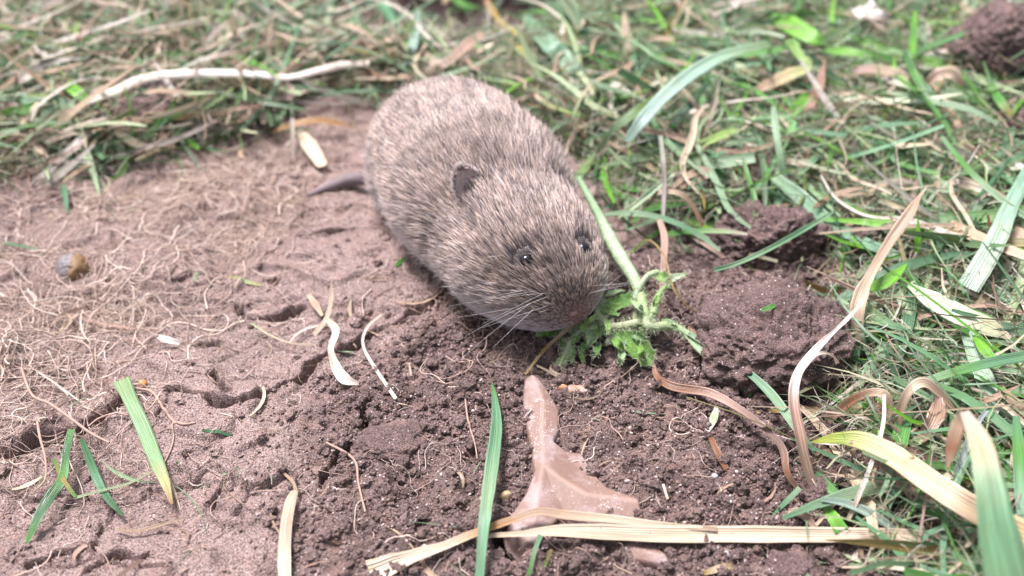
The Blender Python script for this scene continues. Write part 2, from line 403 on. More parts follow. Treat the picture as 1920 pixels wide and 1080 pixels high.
clod(1410, 310, (.8, .6, .35), 11, 'flat purplish clod lying in the grass behind the dark clod', z=.3, sub=5)
clod(300, 175, (.7, .5, .45), 12, 'dark clod behind the long white straw at the far grass edge', z=.5, sub=5)
clod(275, 210, (.9, .5, .4), 13, 'purplish clod between the long white straw and the pale tan husk', z=.5, sub=5)

# ---------------------------------------------------------------- stones
def stone(px, py, r, seed, c1, c2, label, z=0.0, rot=0, sub=5, rough=.35, amp=.12, zc=.0):
    a = N('stone_'+str(seed)); tc = a.n('ShaderNodeTexCoord').outputs['Object']
    f = a.ramp(a.mth('ADD', a.n('ShaderNodeSeparateXYZ', i_0=tc).outputs[0], a.mth('MULTIPLY', a.noise(tc, 2.), .3)), [(zc+.3, (0, 0, 0)), (zc+.38, (1, 1, 1))])
    c = a.mixc(f, c1, c2); c = a.mixc(a.noise(tc, 6., 5), a.mixc(1., c, (.7, .7, .7), 'MULTIPLY'), c)
    m = a.out(a.n('ShaderNodeBsdfPrincipled', i_Base_Color=c, i_Roughness=rough).outputs[0])
    o = lump_obj('pebble', ongr(px, py, z), r, seed, m, label, 'pebble', amp=amp, sub=sub, fr=.7); o.rotation_euler.z = rot; return o
stone(140, 508, (.33, .40, .40), 21, (.14, .12, .125), (.20, .115, .05), 'smooth grey and amber pebble half buried among rootlets', z=.0, rough=.6, zc=-.15)
stone(268, 720, (.09, .08, .08), 22, (.42, .19, .07), (.36, .17, .08), 'tiny orange pebble by the torn end of the flat green blade', z=.04, sub=3)
stone(948, 930, (.1, .09, .1), 23, (.5, .36, .2), (.4, .28, .18), 'tiny yellowish stone beside the standing green blade', z=.05, sub=3, amp=.25)
stone(1080, 733, (.22, .12, .1), 24, (.36, .22, .16), (.3, .19, .15), 'small flat tan stone chip beside the brown flint', z=.03, sub=4, amp=.3)
stone(1058, 728, (.09, .07, .08), 25, (.45, .24, .13), (.4, .2, .12), 'tiny reddish chip touching the small flat tan stone', z=.05, sub=3, amp=.3)
stone(1363, 1036, (.13, .11, .08), 26, (.38, .36, .37), (.34, .33, .34), 'tiny bluish grey pebble below the long straw', z=.04, sub=3, amp=.05)
stone(1340, 893, (.06, .05, .05), 27, (.4, .38, .4), (.4, .38, .4), 'tiny pale bead-like pebble below the rust coloured leaf scrap', z=.03, sub=3, amp=.05)

# flint: a ridged flake lying in the crumbs
def flint(name, outline, ridges, label, top=.035, step=.02):
    O = np.array([ongr(*p)[:2] for p in outline]); Rr = [np.array([ongr(*p)[:2] for p in r]) for r in ridges]
    x = np.arange(O[:, 0].min()-.2, O[:, 0].max()+.2, step); y = np.arange(O[:, 1].min()-.2, O[:, 1].max()+.2, step)
    X, Y = np.meshgrid(x, y); sh = X.shape; X, Y = X.ravel(), Y.ravel()
    ins = inpoly(X+.02*perlin(X/.2, Y/.2, 5.), Y+.02*perlin(X/.2, Y/.2, 8.), [tuple(o) for o in O]); d = seg_dist(X, Y, np.vstack([O, O[:1]])); sd = np.where(ins, d, -d)
    rd = np.min([seg_dist(X, Y, r) for r in Rr], 0)
    up = .09*np.maximum(0, 1-rd/.42)+.045*np.exp(-(rd/.05)**2)*0
    z = gz(X, Y)+top+up+.02*fbm(X/.8, Y/.8, 3.)-.42*(1-sstep(-.07, .035, sd))
    keep = sd > -.12; idx = -np.ones(len(X), int)
    I = np.arange(len(X)).reshape(sh); Q = np.stack([I[:-1, :-1], I[:-1, 1:], I[1:, 1:], I[1:, :-1]], -1).reshape(-1, 4)
    Q = Q[keep[Q].all(1)]; us = np.unique(Q); idx[us] = np.arange(len(us)); Q = idx[Q]
    V = np.stack([X, Y, z], 1)[us]; n = len(V)
    # bottom skin closes it
    Vb = V.copy(); Vb[:, 2] = V[:, 2].min()-.05
    o = np_mesh(name, np.vstack([V, Vb]), [Q, Q[:, ::-1]+n], M_flint, {'rd': np.concatenate([rd[us], rd[us]]), 'sd': np.concatenate([sd[us], sd[us]])})
    return tag(o, label, 'stone')
a = N('flint'); tc = a.n('ShaderNodeTexCoord').outputs['Object']
rd = a.n('ShaderNodeAttribute', attribute_name='rd').outputs['Fac']; sdn = a.n('ShaderNodeAttribute', attribute_name='sd').outputs['Fac']
n1 = a.noise(tc, 1.6, 4); n2 = a.noise(tc, 14., 6, .7)
c = a.mixc(n1, (.12, .07, .052), (.20, .125, .10)); c = a.mixc(a.ramp(rd, [(.0, (.75, .75, .75)), (.07, (0, 0, 0))]), c, (.27, .175, .14))
dust = a.ramp(a.mth('ADD', a.mth('MULTIPLY', a.noise(tc, 1.9, 3), 1.0), a.mth('MULTIPLY', n2, .45)), [(.70, (0, 0, 0)), (.88, (.6, .6, .6))])
c = a.mixc(dust, c, (.30, .235, .23)); c = a.mixc(a.mth('MULTIPLY', a.ramp(a.noise(tc, 30., 3, .6), [(.58, (0, 0, 0)), (.64, (1, 1, 1))]), a.ramp(a.noise(tc, 1.3, 3), [(.5, (0, 0, 0)), (.62, (1, 1, 1))])), c, (.45, .37, .36))
bp = a.n('ShaderNodeBump', i_Strength=.35, i_Distance=.02, i_Height=n2)
M_flint = a.out(a.n('ShaderNodeBsdfPrincipled', i_Base_Color=c, i_Roughness=a.mth('ADD', .42, a.mth('MULTIPLY', n2, .3)), i_Normal=bp.outputs[0], i_Specular_IOR_Level=.3).outputs[0])
flint('flint_stone', [(983, 715), (998, 708), (1012, 716), (1030, 740), (1050, 772), (1049, 812), (1040, 832), (1062, 846), (1092, 850), (1108, 880), (1140, 918), (1180, 934), (1196, 940), (1208, 975), (1190, 985),
       (1110, 985), (1050, 975), (1030, 1000), (1010, 1030), (985, 1025), (962, 1000), (952, 970), (985, 930), (1000, 890), (996, 850), (985, 800), (978, 755)],
      [[(1000, 712), (1019, 765), (1017, 830), (1019, 880), (1008, 935), (1000, 1000)], [(1019, 880), (1050, 905), (1100, 935), (1195, 948)]], 'caramel brown ridged flint lying in crumbled earth below the vole')
flint('flint_stone', [(1150, 1018), (1215, 1014), (1245, 1040), (1262, 1062), (1240, 1066), (1180, 1055)], [[(1160, 1025), (1240, 1050)]], 'small reddish flint edge showing just under the long straw', top=.02)

# ---------------------------------------------------------------- blades and leaves
COL = dict(sage=(.22, .34, .21), teal=(.115, .25, .14), green=(.085, .24, .05), bright=(.14, .37, .03), dark=(.045, .13, .05), pale=(.36, .46, .27), white=(.66, .61, .56),
           straw=(.55, .455, .35), tan=(.41, .30, .22), pink=(.40, .27, .225), rust=(.24, .12, .07), brown=(.22, .145, .115), yellow=(.42, .36, .10), ylw=(.45, .45, .16), orange=(.42, .24, .10), ochre=(.30, .22, .08), mauve=(.22, .15, .13))
def cols(s): return [COL[k] for k in s.split()]
def ribbon(Cn, W, Nn, fold, thick, ruffle=0., k=7):
    n = len(Cn); T = norm(np.gradient(Cn, axis=0)); B = norm(np.cross(T, Nn)); Nn = norm(np.cross(B, T))
    u = np.linspace(-1, 1, k); ph = rng.uniform(0, 9)
    edge = ruffle*np.sin(np.linspace(0, 1, n)[:, None]*rng.uniform(9, 16)+ph+u[None]*1.5)*u[None]**2
    off = fold*(np.abs(u)[None]**1.5)*W[:, None]*.5+edge*W[:, None]
    top = Cn[:, None]+B[:, None]*(u[None, :, None]*W[:, None, None]*.5)+Nn[:, None]*off[..., None]
    th = thick*(1-.8*np.abs(u)**3)[None, :, None]*np.minimum(1, W/.06)[:, None, None]
    bot = top[:, ::-1]-Nn[:, None]*th
    Rg = np.concatenate([top, bot], 1); m = 2*k
    I = np.arange(n*m).reshape(n, m); J = np.roll(I, -1, 1)
    Q = np.stack([I[:-1], I[1:], J[1:], J[:-1]], -1).reshape(-1, 4)
    L = np.concatenate([[0], np.cumsum(np.linalg.norm(np.diff(Cn, axis=0), axis=1))])
    uu = np.concatenate([u, u[::-1]])*.5+rng.uniform(0, 5)
    UV = np.stack([np.broadcast_to(uu, (n, m)), np.broadcast_to(L[:, None], (n, m))], -1).reshape(-1, 2)
    caps = [I[0][None, ::-1], I[-1][None]]
    return Rg.reshape(-1, 3), [Q], UV, m
def blade(name, label, cat, pts, wpx, cs, z=.12, fold=.25, thick=.012, up=.45, roll=0., n=None, ruffle=.03, lift=True, group=None, parent=None, seedcol=True):
    """pts: (px, py[, cm above the soil]); wpx: widths along it in the photograph's pixels"""
    P = np.array([ongr(p[0], p[1], p[2] if len(p) > 2 else z) for p in pts])
    return blade3(name, label, cat, P, np.array(wpx, float), cs, fold, thick, up, roll, n, ruffle, lift, group, parent, True)
def blade3(name, label, cat, P, wv, cs, fold=.25, thick=.012, up=.45, roll=0., n=None, ruffle=.03, lift=True, group=None, parent=None, px=True):
    L = np.linalg.norm(np.diff(P, axis=0), axis=1).sum(); n = n or int(np.clip(L/.09, 10, 70))
    Cn = catmull(P, n)
    W = interp(wv, n)
    if px: W = W*dist_at(Cn.T)/F
    W = W*(1+.06*perlin(np.arange(n)*.35+rng.uniform(0, 50), np.zeros(n)))
    if lift: Cn[:, 2] = np.maximum(Cn[:, 2], hfull(Cn[:, 0], Cn[:, 1])+.02)
    tc = norm(np.array([0, 0, CAMH])-Cn); Nn = norm(np.array([0, 0, 1.])*up+tc*(1-up))
    T = norm(np.gradient(Cn, axis=0))
    rl = interp(np.atleast_1d(roll), n)*math.pi/180+.1*perlin(np.arange(n)*.1+rng.uniform(0, 50), np.zeros(n))
    Nn = norm(Nn-T*(Nn*T).sum(1)[:, None]); Bn = np.cross(T, Nn); Nn = Nn*np.cos(rl)[:, None]+Bn*np.sin(rl)[:, None]
    V, Q, UV, m = ribbon(Cn, np.maximum(W, .012), Nn, fold, thick, ruffle)
    cc = interp(np.array([COL[k] if isinstance(k, str) else k for k in (cs.split() if isinstance(cs, str) else cs)]), n)
    cc = np.repeat(cc, m, 0)*(1+.12*perlin(UV[:, 0]*3, UV[:, 1]*1.5, 3.))[:, None]
    o = np_mesh(name, V, Q, M_blade, {'col': cc}, UV, parent=parent)
    return tag(o, label, cat, group) if label else o
G = 'grass_blade'; ST = 'straw'; DL = 'dry_leaf'
GB = 'grass blades lying about'
LIST = [
 # --- lower edge and right foreground
 (ST, 'long pale straw lying flat along the bottom over the flint', 'straw', [(1850, 1032, .35), (1780, 1012, .35), (1700, 1004, .3), (1560, 1004, .25), (1400, 1003, .22), (1250, 1003, .22), (1120, 998, .24), (1040, 996, .25), (980, 1001, .25), (900, 1005, .2), (850, 1008, .15)], [18, 20, 23, 29, 32, 33, 30, 22, 11, 8, 5], 'tan straw straw straw straw straw tan', {'fold': .3}),
 (ST, 'bent straw with frayed flared tip crossing the foot of the green blade', 'straw', [(1345, 992, .28), (1240, 985, .24), (1150, 974, .26), (1060, 966, .3), (1010, 960, .34), (960, 975, .3), (890, 1000, .26), (830, 1025, .22), (770, 1045, .18), (695, 1078, .12)], [8, 13, 16, 18, 15, 14, 15, 17, 26, 52], 'tan straw straw tan tan orange straw straw straw', {'fold': .35}),
 (DL, 'broad striped yellow leaf with a green folded base, slanting to the corner', 'leaf', [(1522, 829, .4), (1570, 822, .65), (1620, 828, .9), (1680, 858, 1.1), (1750, 908, 1.2), (1830, 958, 1.25), (1930, 1010, 1.2), (2050, 1080, 1.0)], [4, 22, 36, 44, 47, 50, 54, 50], [(.36, .40, .06), (.30, .38, .10), (.48, .43, .26), (.52, .42, .27), (.50, .39, .25), (.50, .37, .22), (.47, .33, .18)], {'fold': .15, 'up': .3}),
 (G, 'blurred green blade with yellow edges and withered tip rising close to the lens', 'grass blade', [(1915, 1180, 1.4), (1890, 1080, 1.9), (1868, 980, 2.3), (1855, 900, 2.5), (1838, 830, 2.6), (1808, 772, 2.65)], [100, 84, 64, 50, 40, 16], [(.17, .27, .13), (.14, .26, .14), (.13, .27, .15), (.16, .27, .15), (.42, .36, .22), (.48, .40, .36)], {'lift': False, 'up': .2}),
 (DL, 'drooping brown leaf tip hanging beside the blurred green blade', 'leaf', [(1806, 770, 2.65), (1796, 800, 2.5), (1784, 840, 2.3), (1776, 878, 2.1)], [10, 26, 22, 4], 'brown tan rust tan', {'lift': False}),
 (G, 'narrow green blade standing upright over the foot of the long straw', 'grass blade', [(898, 1100, .25), (905, 1010, .42), (912, 950, .5), (923, 870, .45), (931, 800, .35), (928, 750, .25), (922, 718, .15)], [17, 20, 24, 27, 22, 12, 3], 'teal teal sage teal teal green', {'fold': .4}),
 (G, 'flat green blade with yellow tip and torn end on the cracked crust', 'grass blade', [(228, 712, .3), (245, 750, .28), (268, 800, .24), (292, 862, .24), (310, 905, .22), (323, 945, .18)], [30, 25, 26, 25, 18, 4], [(.2, .3, .13), (.2, .33, .16), (.2, .33, .17), (.2, .33, .16), (.40, .40, .18), (.38, .27, .15)], {'fold': .1}),
 (G, 'dark thin blade pressed into the crust beside the flat green blade', 'grass blade', [(153, 823, .08), (168, 862, .06), (185, 905, .06), (205, 938, .06), (230, 966, .05)], [8, 15, 15, 12, 5], 'dark dark teal dark dark', {'fold': .1}),
 (G, 'mangled dark green grass scrap at the lower edge of the crust', 'grass blade', [(134, 805, .2), (124, 850, .15), (118, 895, .12), (95, 930, .1), (72, 970, .08), (50, 1018, .06)], [12, 14, 17, 20, 20, 8], 'green dark green dark dark green', {'fold': .2, 'ruffle': .2}),
 (G, 'short green sliver touching the mangled grass scrap', 'grass blade', [(100, 860, .1), (118, 898, .12), (142, 932, .1)], [5, 9, 5], 'green ochre green', {}),
 (ST, 'thin pale stalk lying across the flat green blade', 'straw', [(140, 934, .08), (190, 920, .1), (245, 905, .12), (290, 880, .22), (305, 868, .22)], [5, 4, 4, 4, 2], 'pale pale straw', {}),
 (ST, 'broad dead straw stub with split end at the bottom edge', 'straw', [(535, 1100, .15), (533, 1050, .2), (536, 990, .24), (545, 940, .25), (556, 918, .2)], [24, 24, 22, 20, 8], 'straw straw tan straw straw', {'fold': .15}),
 (ST, 'thin bent stem joined to the broad dead straw stub', 'straw', [(556, 925, .2), (550, 905, .22), (535, 890, .15), (528, 886, .1)], [6, 6, 5, 3], 'tan tan tan', {}),
 (ST, 'looped hair-thin brown stem beside the broad dead straw stub', 'straw', [(527, 1005, .1), (510, 975, .12), (508, 950, .12), (522, 935, .1)], [4, 4, 3, 2], 'tan tan tan', {}),
 (DL, 'curled cream leaf strip beside the deep crack', 'leaf', [(612, 598, .25), (632, 622, .3), (620, 655, .22), (630, 690, .2), (648, 712, .15), (672, 720, .08)], [8, 17, 11, 20, 22, 6], 'straw white straw white white', {'fold': .5, 'roll': [0, 30, -30, 10, 0]}),
 (DL, 'small twisted cream strip pointing at the curled leaf', 'leaf', [(578, 552, .15), (592, 572, .2), (604, 592, .25)], [8, 14, 5], 'straw tan straw', {}),
 (DL, 'slender tan strip with upright tip above the curled cream leaf', 'leaf', [(621, 524, .5), (621, 560, .35), (612, 598, .2), (588, 628, .1)], [2, 7, 9, 10], 'tan straw straw tan', {}),
 (ST, 'thin white arching stem lying alone on the crust', 'straw', [(716, 590, .12), (690, 612, .12), (680, 642, .12), (694, 676, .1), (742, 748, .08)], [3, 5, 5, 6, 7], 'white white white', {}),
 (ST, 'short white stem lying in crumbs before the lone arching stem', 'straw', [(767, 680, .08), (771, 705, .08)], [4, 4], 'straw straw', {}),
 (ST, 'short white stem in crumbs below the rust coloured scrap', 'straw', [(1243, 908, .1), (1252, 936, .1)], [5, 5], 'white straw', {}),
 (DL, 'frayed pale tuft of leaf on the crumbs', 'leaf', [(1344, 762, .2), (1338, 785, .18), (1326, 808, .1)], [6, 16, 10], 'white pale white', {'ruffle': .2}),
 (DL, 'rust coloured leaf scrap standing in the crumbs', 'leaf', [(1332, 820, .2), (1345, 848, .2), (1362, 880, .1)], [9, 14, 11], 'rust rust rust', {}),
 (DL, 'short flat straw fragment on the crumbs at the bottom edge', 'leaf', [(1320, 1075, .1), (1350, 1066, .12), (1372, 1062, .1)], [10, 14, 12], 'ochre straw ochre', {}),
 (G, 'small green blade cut off below the long straw by the pit', 'grass blade', [(992, 1078, .1), (1002, 1035, .25), (1014, 1003, .35)], [7, 9, 10], 'green sage teal', {}),
 (G, 'second small green blade beside the pit, leaning over', 'grass blade', [(1020, 1066, .1), (1034, 1030, .3)], [5, 6], 'green ochre', {}),
 (DL, 'withered brown ribbon leaf curving from the plant to the matted grass', 'leaf', [(1224, 676, .1), (1232, 706, .14), (1262, 725, .18), (1330, 737, .25), (1390, 770, .35), (1430, 802, .45), (1465, 840, .4), (1475, 885, .3), (1494, 915, .15)], [4, 12, 17, 18, 13, 14, 15, 12, 9], 'pink rust rust pink mauve mauve rust brown', {'fold': .5, 'roll': [0, 20, -20, 10]}),
 (ST, 'twisted silvery straw rising in front of the large clod', 'straw', [(1532, 934, .1), (1512, 880, .5), (1497, 820, .9), (1486, 750, 1.2), (1497, 700, 1.4), (1530, 655, 1.6), (1565, 620, 1.8), (1590, 597, 1.9), (1622, 562, 2.0)], [14, 20, 24, 20, 16, 14, 6, 8, 3], 'pink tan pink white white white white', {'fold': .6, 'lift': False, 'roll': [0, 30, -10, 20, -20]}),
 (ST, 'curly side strip branching off the silvery straw', 'straw', [(1508, 690, 1.35), (1525, 668, 1.4), (1545, 662, 1.4), (1562, 668, 1.3), (1570, 682, 1.2)], [8, 9, 5, 4, 8], 'white white straw tan', {'lift': False}),
 (DL, 'tall tan leaf with a hair-thin tip among the matted grass', 'leaf', [(1612, 640, .5), (1606, 590, .9), (1615, 550, 1.1), (1632, 515, 1.3), (1670, 450, 1.6), (1705, 400, 1.9), (1722, 372, 2.0), (1738, 350, 2.1)], [12, 26, 26, 16, 19, 20, 7, 2], 'straw tan straw tan tan tan straw', {'lift': False, 'fold': .5}),
 (G, 'vivid green leaf touching the tall tan leaf', 'grass blade', [(1632, 540, .9), (1655, 532, 1.), (1680, 515, 1.1), (1700, 494, 1.2)], [18, 24, 20, 2], 'bright bright bright', {'lift': False}),
 (G, 'tiny vivid green shoot pointing straight up', 'grass blade', [(1719, 475, .6), (1721, 445, .9), (1721, 408, 1.2)], [10, 12, 2], 'bright bright bright', {'lift': False}),
 (G, 'broad whitish blade dusted with soil among the matted grass', 'grass blade', [(1704, 535, 1.), (1745, 562, 1.), (1800, 592, 1.), (1855, 615, .95), (1895, 634, .9)], [10, 36, 44, 38, 8], [(.35, .45, .30), (.45, .52, .38), (.48, .52, .40), (.42, .46, .30), (.5, .45, .35)], {'fold': .15}),
 (G, 'long pale teal blade arching over the grass behind the vole', 'grass blade', [(1175, 265, 1.0), (1210, 220, 1.4), (1255, 172, 1.7), (1310, 130, 1.9), (1370, 100, 1.9), (1442, 82, 1.8)], [14, 26, 27, 27, 22, 12], [(.2, .32, .25), (.3, .42, .38), (.32, .45, .38), (.28, .42, .33), (.26, .4, .27), (.25, .38, .2)], {'lift': False}),
 (G, 'olive blade with brown upper edge just behind the back of the vole', 'grass blade', [(1118, 288, .5), (1150, 245, 1.), (1190, 212, 1.3), (1235, 185, 1.5), (1268, 166, 1.6)], [6, 14, 18, 19, 6], [(.10, .14, .08), (.10, .17, .08), (.12, .25, .06), (.16, .20, .07), (.12, .12, .07)], {'lift': False}),
 (G, 'dark narrow curved blade beside the arching teal blade', 'grass blade', [(1240, 282, .4), (1268, 228, .9), (1300, 190, 1.2), (1325, 155, 1.4), (1334, 118, 1.5)], [8, 16, 14, 10, 2], 'teal teal dark dark dark', {'lift': False}),
 (G, 'slender pale green stalk crossing behind the large clod', 'grass blade', [(1338, 508, .9), (1385, 494, .9), (1450, 464, 1.), (1510, 430, 1.), (1562, 398, 1.)], [8, 9, 10, 11, 4], 'teal sage teal sage', {'lift': False, 'fold': .8}),
 (G, 'upright green stalk standing in front of the dark clod', 'grass blade', [(1414, 464, .4), (1417, 420, .7), (1414, 370, .9), (1400, 325, 1.1), (1393, 298, 1.2)], [8, 9, 10, 9, 5], 'green green green green', {'lift': False, 'fold': .8}),
 (G, 'green blade lying across the soil with a white tip before the dark clod', 'grass blade', [(1245, 440, .6), (1300, 434, .6), (1360, 434, .65), (1405, 440, .6)], [10, 12, 9, 5], 'green green pale white', {}),
 (G, 'thick teal stem running between dark clod and vivid green leaf', 'grass blade', [(1450, 330, .8), (1500, 370, .7), (1560, 420, .6), (1620, 455, .6), (1680, 480, .55), (1705, 500, .5)], [20, 28, 26, 22, 18, 12], 'sage teal teal teal sage', {}),
 (G, 'long stiff green stem crossing the far side of the matted grass', 'grass blade', [(1760, 250, 1.3), (1790, 290, 1.4), (1830, 335, 1.4), (1880, 378, 1.3), (1940, 420, 1.2)], [7, 10, 12, 12, 11], 'sage green sage sage', {'lift': False, 'fold': .8}),
 (G, 'wide pale blade leaning beside the curly straw ring', 'grass blade', [(1815, 540, .9), (1840, 500, 1.1), (1870, 445, 1.3), (1895, 385, 1.3), (1935, 310, 1.2)], [40, 40, 36, 28, 24], [(.25, .36, .27), (.33, .42, .33), (.32, .42, .33), (.25, .4, .3), (.2, .36, .25)], {'lift': False, 'fold': .15}),
 (G, 'wide pale blade pointing up beneath the whitish dusted blade', 'grass blade', [(1862, 770, .7), (1850, 720, .8), (1830, 670, .85), (1812, 615, .9)], [22, 34, 32, 24], [(.28, .4, .3), (.32, .45, .33), (.32, .45, .33), (.28, .4, .3)], {'fold': .2}),
 (G, 'vivid green leaf beside the wide pale blade', 'grass blade', [(1825, 628, 1.), (1845, 655, 1.05), (1872, 690, 1.)], [6, 22, 16], 'bright bright green', {}),
 (G, 'long rough green blade over the wide pale blade', 'grass blade', [(1735, 715, .9), (1800, 695, 1.1), (1860, 680, 1.2), (1940, 665, 1.2)], [14, 17, 20, 22], 'sage green teal teal', {}),
 (DL, 'brown pointed leaf scrap near the curled loops', 'leaf', [(1830, 757, .8), (1865, 745, .95), (1912, 722, 1.1)], [10, 12, 2], 'rust tan tan', {}),
 (DL, 'brown arched leaf curling over beside the little clod', 'leaf', [(1552, 790, .3), (1590, 757, .6), (1630, 738, .9), (1658, 742, .95), (1664, 772, .7), (1650, 805, .4), (1620, 822, .3)], [16, 18, 17, 19, 18, 16, 8], 'brown rust tan tan straw tan', {'fold': .5}),
 (DL, 'tan arched leaf curling beside the withered bunch', 'leaf', [(1672, 832, .3), (1685, 780, .7), (1703, 735, 1.1), (1732, 718, 1.2), (1765, 742, 1.), (1790, 770, .8)], [20, 18, 16, 22, 14, 6], 'tan tan straw tan tan', {'fold': .5}),
 (DL, 'withered shaggy leaf bunch hanging from the tan arch', 'leaf', [(1760, 745, 1.), (1755, 780, .8), (1735, 815, .6), (1712, 835, .4)], [16, 32, 24, 10], 'pink tan brown tan', {'ruffle': .4, 'fold': .7}),
 (G, 'broad teal blade pointing down beneath the striped yellow leaf', 'grass blade', [(1700, 760, .5), (1692, 800, .6), (1680, 860, .6), (1672, 920, .5), (1668, 955, .4)], [22, 30, 30, 22, 2], 'teal green teal sage', {}),
 (G, 'blue-green blade slanting into the long straw', 'grass blade', [(1540, 936, .5), (1590, 945, .5), (1640, 968, .42), (1682, 998, .3)], [8, 16, 20, 12], [(.2, .3, .25), (.25, .36, .3), (.27, .36, .3), (.2, .3, .25)], {}),
 (G, 'short green leaf with torn end above the long straw', 'grass blade', [(1548, 950, .3), (1562, 970, .35), (1578, 996, .3)], [12, 24, 28], 'green bright green', {}),
 (G, 'dark green blade under the striped yellow leaf base', 'grass blade', [(1528, 888, .3), (1560, 920, .3), (1600, 965, .3), (1620, 990, .25)], [14, 20, 18, 8], 'dark green dark dark', {}),
 (DL, 'small folded tan leaf resting on the lump of earth', 'leaf', [(1478, 958, .2), (1500, 962, .26), (1520, 980, .22), (1537, 998, .15)], [8, 18, 14, 6], 'tan pink tan', {'fold': .5}),
 (G, 'slim teal blade tip lying on the crumbs', 'grass blade', [(1443, 972, .1), (1470, 945, .15), (1500, 915, .25)], [2, 9, 10], 'teal teal sage', {}),
 (G, 'tall teal blade at the picture edge behind the blurred green blade', 'grass blade', [(1925, 1010, .8), (1918, 930, 1.), (1912, 850, 1.1), (1905, 780, 1.)], [26, 28, 26, 10], 'teal teal green teal', {'lift': False}),
 (ST, 'white straw standing between the striped leaf and the blue-green blade', 'straw', [(1590, 975, .3), (1610, 930, .6), (1630, 880, .8), (1655, 800, 1.), (1658, 740, 1.1)], [8, 9, 8, 7, 6], 'straw white white white', {}),
 (ST, 'second white straw leaning under the striped leaf', 'straw', [(1530, 985, .25), (1570, 940, .3), (1620, 905, .4), (1655, 880, .45)], [6, 7, 7, 6], 'straw straw white', {}),
 (G, 'smooth bluish grass stem rising behind the striped leaf', 'grass blade', [(1790, 905, .7), (1800, 870, .9), (1830, 800, 1.2), (1850, 770, 1.2)], [12, 12, 9, 7], [(.22, .28, .28), (.25, .3, .3), (.28, .33, .33), (.3, .33, .35)], {'fold': .8}),
 (G, 'thick greenish stem with soil at its end beneath the tan arch', 'grass blade', [(1670, 846, .4), (1710, 832, .5), (1750, 822, .5), (1780, 815, .5)], [14, 14, 14, 16], 'sage pale sage mauve', {'fold': .8}),
 (ST, 'thick white straw lying behind the wide pale blade', 'straw', [(1782, 340, .9), (1815, 350, .9), (1860, 362, .9)], [12, 18, 16], 'white straw white', {}),
 (ST, 'long white straw behind the tiny vivid shoot', 'straw', [(1660, 425, .8), (1700, 415, .9), (1745, 428, .9), (1800, 448, .9), (1850, 470, .8)], [10, 12, 12, 12, 10], 'straw white white white', {}),
 (DL, 'blocky tan leaf stub at the picture edge', 'leaf', [(1895, 430, 1.), (1915, 450, 1.), (1930, 475, .9)], [22, 40, 30], 'tan tan straw', {}),
 (DL, 'brown pointed leaf behind the slender pale green stalk', 'leaf', [(1526, 390, .8), (1550, 372, .9), (1590, 358, 1.), (1618, 352, 1.)], [4, 10, 10, 4], 'rust tan tan', {}),
 (DL, 'tan torn leaf lying on the near slope of the large clod', 'leaf', [(1290, 612, .45), (1320, 640, .5), (1360, 655, .55), (1400, 650, .6), (1456, 634, .62)], [3, 14, 12, 20, 6], 'rust tan pink tan tan', {'fold': .4}),
 (G, 'tiny green fleck lying on top of the large clod', 'grass blade', [(1428, 582, 1.25), (1442, 577, 1.3), (1458, 571, 1.3)], [6, 11, 6], 'green green green', {'lift': False}),
 # --- far right field
 (DL, 'pale folded leaf with a cream tip in the far grass', 'leaf', [(1480, 75, 1.2), (1500, 105, 1.3), (1517, 125, 1.2), (1480, 142, 1.1), (1440, 160, 1.), (1408, 176, .9)], [20, 16, 14, 26, 24, 4], [(.16, .3, .07), (.2, .33, .1), (.3, .4, .15), (.5, .45, .25), (.55, .42, .3), (.45, .33, .25)], {'lift': False}),
 (DL, 'reddish brown pointed leaf in the far grass', 'leaf', [(1500, 226, .5), (1520, 195, .8), (1536, 160, 1.), (1546, 112, 1.2)], [12, 20, 20, 4], [(.3, .13, .1), (.32, .17, .13), (.3, .17, .13), (.33, .22, .17)], {'lift': False}),
 (DL, 'tan arched leaf behind the reddish brown leaf', 'leaf', [(1590, 160, .6), (1605, 136, .9), (1640, 130, 1.), (1690, 142, .9), (1730, 162, .7)], [14, 14, 18, 20, 8], 'brown pink straw pink', {'lift': False}),
 (G, 'bright broad leaf in the far grass behind the folded leaf', 'grass blade', [(1445, 30, 1.), (1475, 45, 1.1), (1520, 70, 1.1), (1550, 82, 1.)], [16, 36, 34, 10], 'green bright bright green', {'lift': False}),
 (G, 'long bright blade in the far grass beyond the tan arch', 'grass blade', [(1530, 92, .8), (1590, 98, 1.), (1640, 105, 1.), (1685, 112, .9)], [12, 18, 16, 6], 'green bright green green', {}),
 (G, 'dark green blade slanting beside the curled tan leaf', 'grass blade', [(1695, 95, 1.2), (1715, 140, 1.2), (1740, 175, 1.1), (1765, 200, .9)], [8, 16, 18, 16], 'dark green dark green', {'lift': False}),
 (DL, 'curled tan leaf cup below the tall far clod', 'leaf', [(1735, 163, .9), (1755, 145, 1.2), (1785, 140, 1.3), (1800, 165, 1.)], [8, 22, 26, 14], 'straw pink straw tan', {'lift': False, 'fold': .6}),
 (G, 'thick sage stem lying under the curled tan leaf', 'grass blade', [(1750, 178, .7), (1800, 180, .8), (1845, 186, .8)], [18, 22, 18], 'sage sage pale', {}),
 (G, 'green blade dropping down beneath the tall far clod', 'grass blade', [(1858, 160, 1.), (1875, 190, 1.1), (1900, 225, .9)], [12, 18, 10], 'green green ochre', {'lift': False}),
 (G, 'bright narrow blade standing between far leaves', 'grass blade', [(1712, 100, 1.6), (1713, 60, 1.7), (1716, 20, 1.8)], [10, 13, 5], 'bright green bright', {'lift': False}),
 (DL, 'white crumpled leaf scrap in the far grass', 'leaf', [(1605, 15, 1.1), (1630, 25, 1.2), (1660, 42, 1.)], [26, 40, 22], [(.6, .55, .52), (.62, .58, .55), (.6, .53, .5)], {'ruffle': .3}),
